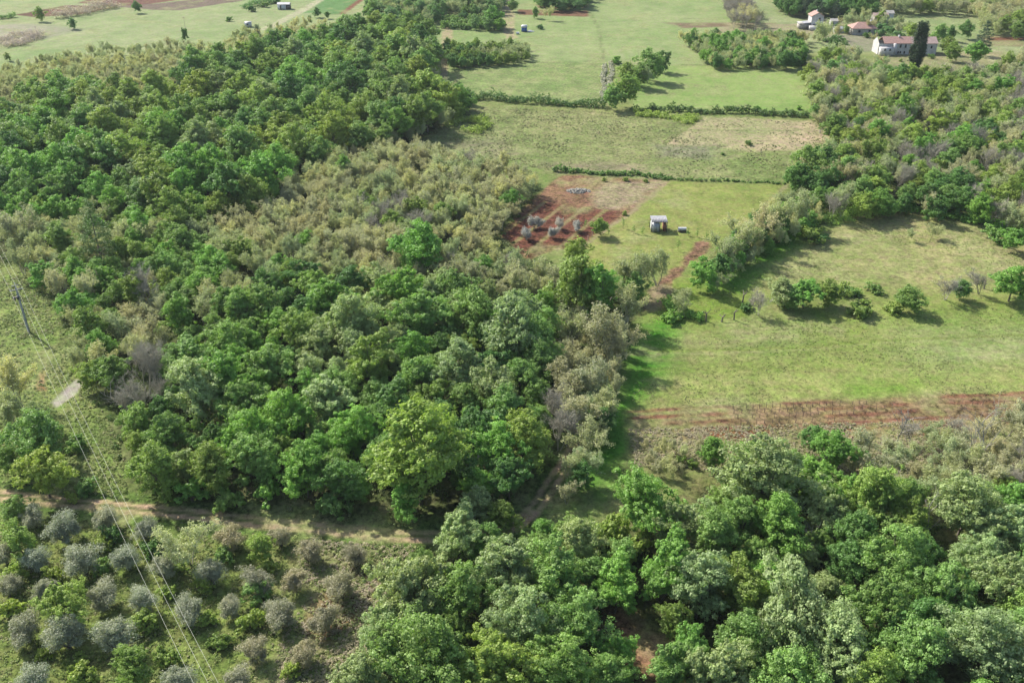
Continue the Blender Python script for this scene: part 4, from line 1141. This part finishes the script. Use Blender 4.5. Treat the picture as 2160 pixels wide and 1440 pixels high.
def base(name, label, cat, px, py, rot=0.0, group=None):
    x, y = P(px, py)
    o = bpy.data.objects.new(name, None); o.location = (x, y, 0); o.rotation_euler = (0, 0, rot)
    link(o); return tagit(o, label, cat, group)
def gable(mb, x0, x1, y0, y1, z0, zr, along='x', ov=.35, th=.18):
    """Two roof slabs with eaves."""
    if along == 'x':
        ym = (y0 + y1) / 2
        for ya in (y0 - ov, y1 + ov):
            a, b, c, d = (x0 - ov, ya, z0), (x1 + ov, ya, z0), (x1 + ov, ym, zr), (x0 - ov, ym, zr)
            up = lambda p: (p[0], p[1], p[2] + th)
            mb.quad(a, b, c, d); mb.quad(up(a), up(b), up(c), up(d)); mb.quad(a, b, up(b), up(a)); mb.quad(b, c, up(c), up(b)); mb.quad(d, a, up(a), up(d))
    else:
        xm = (x0 + x1) / 2
        for xa in (x0 - ov, x1 + ov):
            a, b, c, d = (xa, y0 - ov, z0), (xa, y1 + ov, z0), (xm, y1 + ov, zr), (xm, y0 - ov, zr)
            up = lambda p: (p[0], p[1], p[2] + th)
            mb.quad(a, b, c, d); mb.quad(up(a), up(b), up(c), up(d)); mb.quad(a, b, up(b), up(a)); mb.quad(b, c, up(c), up(b)); mb.quad(d, a, up(a), up(d))
def gwall(mb, x0, x1, y0, y1, h, zr, along='x'):
    mb.quad((x0, y0, -.3), (x1, y0, -.3), (x1, y0, h), (x0, y0, h)); mb.quad((x0, y1, -.3), (x1, y1, -.3), (x1, y1, h), (x0, y1, h))
    mb.quad((x0, y0, -.3), (x0, y1, -.3), (x0, y1, h), (x0, y0, h)); mb.quad((x1, y0, -.3), (x1, y1, -.3), (x1, y1, h), (x1, y0, h))
    if along == 'x':
        for x in (x0, x1): mb.tri((x, y0, h), (x, y1, h), (x, (y0 + y1) / 2, zr))
    else:
        for y in (y0, y1): mb.tri((x0, y, h), (x1, y, h), ((x0 + x1) / 2, y, zr))
def window(parent, x, y, z, w, h, face='y', name="window"):
    m = MB()
    if face == 'y': m.box(x - w / 2, x + w / 2, y - .05, y + .1, z, z + h)
    else: m.box(x - .05, x + .1, y - w / 2, y + w / 2, z, z + h)
    o = m.build(name, M["glass"], parent)
    f = MB(); t = .09
    if face == 'y':
        f.box(x - w / 2 - t, x + w / 2 + t, y - .09, y - .052, z - t, z); f.box(x - w / 2 - t, x + w / 2 + t, y - .09, y - .052, z + h, z + h + t)
        f.box(x - w / 2 - t, x - w / 2, y - .09, y - .052, z, z + h); f.box(x + w / 2, x + w / 2 + t, y - .09, y - .052, z, z + h)
        f.build("window_frame", M["stonewall"], o)
# farmhouse
fh = None or base("farmhouse", "long white farmhouse with terracotta roof behind the tall dark cypress", "house", 1851, 116)
m = MB(); gwall(m, 0, 26.5, .5, 8, 4.6, 6.6); m.build("wall", M["plaster"], fh)
m = MB(); m.box(.3, 6.2, -2.4, .48, -.3, 3.4); m.box(6.4, 7.6, -1.2, .48, -.3, 4.7); m.build("annex_wall", M["plaster"], fh)
m = MB(); m.box(14.2, 16.4, -.6, .45, 2.2, 2.4); m.box(14.2, 16.4, -.6, -.5, 2.4, 3.3); m.box(14.2, 16.4, .30, .46, .2, 2.1); m.build("balcony", M["brick"], fh)
m = MB(); gable(m, 2.6, 14.4, .5, 8, 4.55, 6.7); m.build("roof", M["tiles"], fh)
m = MB(); gable(m, 15.2, 26.4, .5, 8, 4.5, 6.6); m.build("roof", M["tilesp"], fh)
m = MB(); m.box(9.5, 10.1, 3.6, 4.2, 6.0, 7.5); m.build("chimney", M["plaster"], fh)
for x, z in ((9.9, 2.9), (12.2, 2.9), (9.3, .4), (10.3, .4), (12.1, .4)): window(fh, x, .46, z, .75 if z > 1 else .6, 1.3 if z > 1 else 1.0)
for x in (2.0, 4.4): window(fh, x, -2.44, 2.2, .6, .8)
for x in (20.5, 24): window(fh, x, .46, 2.6, .7, 1.1)
fh.scale = (.9, .9, .95)
# tower house
th = base("tower_house", "narrow two-storey white house with red roof below the dark wood", "house", 1709, 62)
m = MB(); gwall(m, 0, 5.4, 0, 5.5, 5.6, 7.1, 'y'); m.build("wall", M["plaster"], th)
m = MB(); gable(m, 0, 5.4, 0, 5.5, 5.55, 7.15, 'y'); m.build("roof", M["tiles"], th)
m = MB(); m.box(2.6, 3.1, 3, 3.5, 6.6, 7.9); m.build("chimney", M["plaster"], th)
window(th, 3.6, -.04, 3.6, .7, 1.4); window(th, 1.4, -.04, 1.0, .8, 1.1)
m = MB(); m.box(-5, -.1, .5, 4.5, -.2, 2.6); m.build("annex_wall", M["stonewall"], th)
m = MB(); m.quad((-5.4, .1, 2.4), (-.02, .1, 2.9), (-.02, 4.9, 2.9), (-5.4, 4.9, 2.4)); m.box(-5.4, -.02, .1, .3, 2.2, 2.38); m.build("roof", M["zinc"], th)
m = MB(); m.box(-1.0, 4.8, -2.6, -.1, -.2, 1.7); m.build("annex_wall", M["plaster"], th)
# bungalow
bw = base("bungalow", "low cottage with broad pinkish terracotta roof between village trees", "house", 1797, 74)
m = MB(); gwall(m, 0, 10.5, 0, 7, 2.8, 2.8); m.build("wall", M["stonewall"], bw)
m = MB()
e = .5; z0, z1 = 2.75, 4.9
c = [(-e, -e, z0), (10.5 + e, -e, z0), (10.5 + e, 7 + e, z0), (-e, 7 + e, z0)]; r1, r2 = (3.2, 3.5, z1), (7.6, 3.5, z1)
m.quad(c[0], c[1], r2, r1); m.quad(c[2], c[3], r1, r2); m.tri(c[1], c[2], r2); m.tri(c[3], c[0], r1); m.quad(*[(a, b, z0 - .03) for a, b, _ in c])
m.build("roof", M["tiles"], bw)
m = MB(); m.box(8.6, 9.1, 4, 4.5, 3.5, 5.6); m.build("chimney", M["plaster"], bw)
window(bw, 3, -.04, 1, 1, 1.1); window(bw, 7.5, -.04, 1, 1, 1.1)
def hut(label, px, py, w, d, h, zr, wall, roof, rot=0):
    b_ = base("cottage", label, "house", px, py, rot)
    m = MB(); gwall(m, 0, w, 0, d, h, zr); m.build("wall", M[wall], b_)
    m = MB(); gable(m, 0, w, 0, d, h - .05, zr + .05, ov=.25); m.build("roof", M[roof], b_)
    window(b_, w * .3, -.04, 1, .7, .9); return b_
hut("pale stone cottage with faded roof at the top of the village", 1843, 50, 6.5, 5, 3, 4.2, "stonewall", "tilesp")
hut("little white house wall peeping from trees at village top", 1869, 44, 3.2, 3.5, 3.2, 4.2, "white", "stonewall")
hut("small white outbuilding beside the tower house", 1752, 57, 3, 3, 2.4, 3.2, "white", "stonewall")
hut("white low shed between tower house and bungalow", 1760, 70, 5, 3, 1.8, 2.4, "white", "zinc")
# blue hut
bh = base("blue_hut", "small blue hut with white top in the far pale field", "hut", 1100, 68)
m = MB(); m.box(0, 2.5, 0, 2.2, -.1, 1.9); m.build("wall", M["blue"], bh)
m = MB(); m.box(-.12, 2.62, -.12, 2.32, 1.9, 2.5); m.box(.1, 2.4, .1, 2.1, 2.5, 2.75); m.build("roof", M["white"], bh)
m = MB(); m.box(.8, 1.6, -.04, .1, .05, 1.7); m.build("door", M["blue"], bh)
pl = base("pallet_stack", "flat white boards lying beside the blue hut", "boards", 1112, 68)
m = MB(); m.box(0, 3.2, 0, 1.2, 0, .25); m.box(.4, 2.2, 1.4, 2.3, 0, .35); m.build("board", M["white"], pl)
bo = base("white_tank", "small white tank on the grass before the blue hut", "tank", 1089, 73)
m = MB(); m.tube([(0, 0, .55), (1.3, 0, .55)], .5, 10); m.build("tank_body", M["white"], bo, True); m = MB(); m.box(.1, .25, -.4, .4, 0, .3); m.box(1.0, 1.15, -.4, .4, 0, .3); m.build("cradle", M["darkmetal"], bo)
# tent / barn, far left
tn = base("field_barn", "white open barn with dark end, alone beside the far pale road", "barn", 586, 21)
m = MB(); m.box(0, 4.2, 0, 3.5, -.1, 2.4); m.build("wall", M["white"], tn)
m = MB(); m.box(4.22, 6.0, 0, 3.5, -.1, 2.4); m.box(1.2, 1.9, -.06, .1, 0, 2.2); m.build("door", M["darkmetal"], tn)
m = MB(); gable(m, 0, 6, 0, 3.5, 2.4, 3.1, ov=.2); m.build("roof", M["zinc"], tn)
ct = base("white_container", "white box cabin at the edge of the pale scrub", "cabin", 516, 58)
m = MB(); m.box(0, 2.9, 0, 2.2, .15, 2.0); m.build("wall", M["white"], ct); m = MB(); m.box(-.1, 3.0, -.1, 2.3, 2.0, 2.15); m.build("roof", M["zinc"], ct); window(ct, 1.5, -.04, 1, .8, .6)
# garden shed with lean-to frame
sh = base("garden_shed", "white garden shed under a flat slatted roof in the mown meadow", "shed", 1374, 489)
m = MB(); m.box(0, 1.9, 0, 2.2, -.05, 2.0); m.build("wall", M["white"], sh)
m = MB()
for x, y in ((-.1, -.1), (1.95, -.1), (3.6, -.1), (-.1, 2.7), (3.6, 2.7)): m.box(x - .06, x + .06, y - .06, y + .06, -.1, 2.45 if y < 1 else 2.75)
m.box(-.2, 3.7, -.16, -.04, 2.45, 2.6); m.box(-.2, 3.7, 2.62, 2.76, 2.75, 2.9); m.box(3.55, 3.67, -.1, 2.7, 1.1, 1.2)
m.build("frame", M["darkmetal"], sh)
m = MB(); m.quad((-.15, -.2, 2.62), (3.65, -.2, 2.62), (3.65, 2.85, 2.93), (-.15, 2.85, 2.93)); m.quad((-.15, -.2, 2.66), (3.65, -.2, 2.66), (3.65, 2.85, 2.97), (-.15, 2.85, 2.97))
for k in range(11): m.box(-.1 + k * .36, -.02 + k * .36, -.18, 2.8, 2.80, 2.98)
m.build("roof", M["zinc"], sh)
m = MB(); m.box(2.9, 3.5, .2, 2.4, 0, 1.9); m.build("side_panel", M["brick"], sh)
m = MB(); m.box(.6, 1.3, -.04, .02, 0, 1.8); m.build("door", M["zinc"], sh)
tr = base("water_trailer", "low white tank trailer parked beside the garden shed", "trailer", 1430, 489)
m = MB(); m.tube([(0, 0, .75), (1.9, 0, .75)], .42, 12); m.build("tank_body", M["white"], tr, True)
m = MB(); m.box(-.1, 2.0, -.4, .4, .3, .4); m.tube([(-.9, 0, .35), (-.1, 0, .35)], .05); m.build("chassis", M["darkmetal"], tr)
for x in (.5, 1.4):
    for yy in (-.5, .5):
        m = MB(); m.tube([(x, yy - .09, .3), (x, yy + .09, .3)], .3, 10); m.build("wheel", M["darkmetal"], tr)
# stone and brush pile
r_ = np.random.default_rng(5); m = MB(); cx0, cy0 = P(1220, 404)
for k in range(260):
    a, q = r_.uniform(0, 6.28), math.sqrt(r_.random()); x = math.cos(a) * q * 3.2; y = math.sin(a) * q * 2.0; s_ = r_.uniform(.08, .26); z = (1 - q) * .45
    m.box(x - s_, x + s_, y - s_ * .7, y + s_ * .7, z - .1, z + s_ * .8)
o = m.build("stone_pile", M["stone"]); o.location = (cx0, cy0, 0); tagit(o, "heap of grey stones and cut brush on the red bare soil", "stone pile")

# ---- power line: pole top, next supports outside the frame on both sides
px0, py0 = P(61, 700); PH = 9.5
pp = base("power_pole", "grey concrete power pole with crossarms in the grassy clearing", "power pole", 61, 700)
ax = np.array(P(61, 700)); nearp = np.array(P(432, 1440, 7.5)); wd = (nearp - ax) / np.linalg.norm(nearp - ax)
pp.rotation_euler = (0, 0, math.atan2(wd[1], wd[0]) + math.pi / 2)      # local x across the wires
m = MB(); m.tube([(0, 0, -.3), (0, 0, PH)], .26, 8, .15); m.build("pole", M["concrete"], pp)
m = MB(); m.box(-1.15, 1.15, -.06, .06, PH - .5, PH - .36); m.box(-.6, .6, -.05, .05, PH + .42, PH + .52); m.tube([(0, 0, PH - .3), (0, 0, PH + .9)], .06, 6); m.build("crossarm", M["concrete"], pp)
m = MB(); m.box(-.95, .35, -.09, .09, PH - 2.0, PH - 1.85); m.box(-.9, -.55, -.25, .2, PH - 2.45, PH - 1.8); m.box(-.35, .05, -.28, .2, PH - 2.4, PH - 1.75); m.build("switch_gear", M["darkmetal"], pp)
offs = [(-1.05, -.33), (0, .95), (1.05, -.33)]
for a, b in offs:
    m = MB(); m.tube([(a, 0, PH + b - .12), (a, 0, PH + b + .14)], .09, 8, .05); m.build("insulator", M["white"], pp)
far = ax - wd * 85; nearw = ax + wd * 120
acr = np.array([math.cos(pp.rotation_euler[2]), math.sin(pp.rotation_euler[2])])
NM = ["power line wire on the side away from the round wood", "middle power line wire, from the pole's top pin", "outermost power line wire, nearest the round wood"]
for k, (a, b) in enumerate(offs):
    for half, (e0, sag, L_) in enumerate(((nearw, 3.2, 120), (far, 1.8, 85))):
        pts = []
        for i in range(25):
            t = i / 24; p = ax + (e0 - ax) * t + acr * a
            z = PH + b + .17 - 4 * sag * t * (1 - t) + (0.0) * t
            pts.append((p[0], p[1], z))
        m = MB(); m.tube(pts, .0125, 5)
        o = m.build("power_wire", M["wire"]); tagit(o, NM[k] + (", olive grove span" if half == 0 else ", span beyond the pole"), "wire", "wires of the power line")
for q, lb in ((far, "concrete pole carrying the wires beyond the clearing"), (nearw, "concrete pole carrying the wires over the olive grove")):
    o = bpy.data.objects.new("power_pole", None); o.location = (q[0], q[1], 0); o.rotation_euler = pp.rotation_euler; link(o); tagit(o, lb, "power pole")
    for ch in pp.children:
        if ch.name.startswith("switch"): continue
        c2 = ch.copy(); COL.objects.link(c2); c2.parent = o
# small utility poles far away
for a, b, h, lb in ((393, 72, 7.5, "thin wooden pole standing in the far pale meadow beside a dark small tree"), (1209, 8, 7, "pale pole before the dark far copse"), (1187, 14, 7, "grey pole at the far red strip"), (80, 80, 5, "thin pole beside the far mauve thicket"), (1845, 96, 5.5, "pale lamp post by the farmhouse's end")):
    b_ = base("utility_pole", lb, "pole", a, b, group="thin poles in the far fields")
    m = MB(); m.tube([(0, 0, -.2), (0, 0, h)], .09, 6, .06); m.build("pole", M["wood"], b_); m = MB(); m.box(-.5, .5, -.04, .04, h - .5, h - .4); m.build("crossarm", M["wood"], b_)

# ---- vineyard posts with bare vines
rr_ = np.random.default_rng(11)
vrows = [((1545, 862), (1840, 852), 22, "top"), ((1548, 871), (1880, 862), 22, "second"), ((1556, 882), (1800, 873), 17, "third"), ((1562, 894), (1760, 888), 13, "lowest"), ((1960, 858), (2140, 852), 9, "far end")]
for (a, b, n, rn) in vrows:
    pa, pb = np.array(P(*a)), np.array(P(*b))
    for k in range(n):
        if rr_.random() < .08: continue
        p = pa + (pb - pa) * k / (n - 1) + rr_.normal(size=2) * .06
        o = bpy.data.objects.new("vine", None); o.location = (p[0], p[1], 0); link(o)
        tagit(o, f"bare trained vine on its post in the {rn} row of the red vineyard", "vine", f"vines of the {rn} vineyard row")
        m = MB(); h = rr_.uniform(.8, 1.2); m.tube([(0, 0, -.1), (rr_.normal() * .06, 0, h)], .035, 5, .03); m.build("post", M["wood"], o)
        m = MB(); w_ = rr_.uniform(.4, .75); m.tube([(.08, 0, 0), (.1, .05, .35), (.05, 0, .6), (-w_, .03, .66 + rr_.normal() * .08)], .03, 5, .015); m.tube([(.05, 0, .58), (w_, .02, .7)], .022, 5, .012); m.build("vine_stem", M["bark"], o)

# ---- pruned stumps and saplings
def stump(px, py, h, lb):
    o = base("pruned_tree", lb, "tree", px, py, group="pruned stumps in the meadow")
    r = np.random.default_rng(px); m = MB()
    a = r.normal(size=2) * .15
    m.tube([(0, 0, -.1), (a[0], a[1], h * .5), (a[0] * 2, a[1], h * .7)], .16, 7, .12)
    m.build("trunk", M["bark"], o)
    for k in range(3):
        m = MB(); d = r.normal(size=2) * .45; m.tube([(a[0] * 2, a[1], h * .66), (a[0] * 2 + d[0], a[1] + d[1], h)], .1, 6, .05); m.build("branch", M["bark"], o)
stump(1489, 679, 2.6, "forked pruned tree stump closest to the bramble bank"); stump(1548, 675, 2.5, "dark Y-shaped pruned tree in the green meadow"); stump(1522, 680, 1.5, "shortest pruned stump of the meadow row")
stump(1566, 638, 2.6, "slim pruned stump at the bush clump's end"); stump(2075, 610, 2.2, "pruned stump near the pale bare tree")
for i, (a, b, h) in enumerate([(1234, 480, 1.6), (1314, 482, 2.4), (1262, 490, 1.6), (1283, 494, 1.4), (1337, 492, 1.7), (1356, 494, 1.5), (1430, 530, 2.4), (1470, 500, 1.6), (1452, 497, 1.4), (1490, 505, 1.5)]):
    o = base("sapling", f"young sapling in the garden plot, {ORD[i]} of the line from the red field", "sapling", a, b, group="saplings around the garden shed")
    r = np.random.default_rng(i); tv, tq = branches(r, [(np.array([0, 0, -.1]), np.array([0, 0, h]), .04, .02)])
    obj("trunk", mesh_np("trunk", tv, tq, [M["bark"]]), o)
    lob = np.array([[r.normal() * .12, r.normal() * .12, h * z, .32, .32, .4] for z in (.45, .6, .8, 1)])
    v, q, cv = leaf_cloud(r, lob, 5, 14, .16); c_ = obj("crown", mesh_np("crown", v, q, [M["leaf"]], attr={"cv": ('FLOAT', cv)}), o); c_["tint"] = TINT["mid green"]
for i in range(7):
    a = 1222 + i * 9; b = 522 - i * 7.5
    o = base("fence_post", "thin grey fence post along the edge of the red furrows", "post", a, b, group="fence posts by the red furrows")
    m = MB(); m.tube([(0, 0, -.1), (0, 0, 1.3)], .06, 6, .05); m.build("stake", M["wood"], o); m = MB(); m.box(-.08, .08, -.02, .02, 1.05, 1.12); m.build("clip", M["zinc"], o)

# dead white tree and tall bare trunks
def deadtree(px, py, h, lb, seed, mat="palebark"):
    r = np.random.default_rng(seed); segs = []; tips = []
    grow(r, (0, 0, -.2), (.1, 0, 1), h * .7, .14, 2, [8, 4], .7, .5, segs, tips, .02)
    o = base("dead_tree", lb, "dead tree", px, py, group="dead pale trees")
    v, q = branches(r, [s for s in segs if s[2] > .05]); obj("trunk", mesh_np("trunk", v, q, [M[mat]]), o)
    v, q = branches(r, [(a, b, max(c, .022), max(d, .014)) for a, b, c, d in segs if c <= .05]); obj("crown", mesh_np("crown", v, q, [M[mat]]), o)
deadtree(1945, 1150, 9, "dead white-limbed tree sticking out of the dark wood gap", 1)
deadtree(2057, 985, 12, "tall bare pale trunk in the grey thicket", 2); deadtree(2012, 975, 9, "bare pale tree left of the tall bare trunk", 3)
deadtree(1890, 940, 9, "bare pale tree over the vineyard's lower edge", 4); deadtree(1195, 940, 9, "bare leaning tree on the wood's edge by the grass strip", 5)
deadtree(985, 1040, 7, "dead grey branches between the two round trees over the track", 6); deadtree(1705, 1170, 6, "short dead pale branch in the dark hollow", 7)
deadtree(262, 870, 7, "grey dead brush beside the power line clearing", 8)

# ------------------------------------------------------------------ haze
hz = MB(); hz.box(-420, 420, -30, 760, -1.5, 95)
ho = hz.build("haze", None)
ho.data.materials.clear()
mh = bpy.data.materials.new("haze_air"); mh.use_nodes = True
nt = mh.node_tree; nt.nodes.remove(nt.nodes["Principled BSDF"])
pv = nt.nodes.new("ShaderNodeVolumePrincipled"); pv.inputs["Density"].default_value = 0.00007; pv.inputs["Color"].default_value = (0.82, 0.9, 1.0, 1)
pv.inputs["Anisotropy"].default_value = 0.2
nt.links.new(pv.outputs[0], nt.nodes["Material Output"].inputs["Volume"])
ho.data.materials.append(mh)
tagit(ho, kind="stuff")
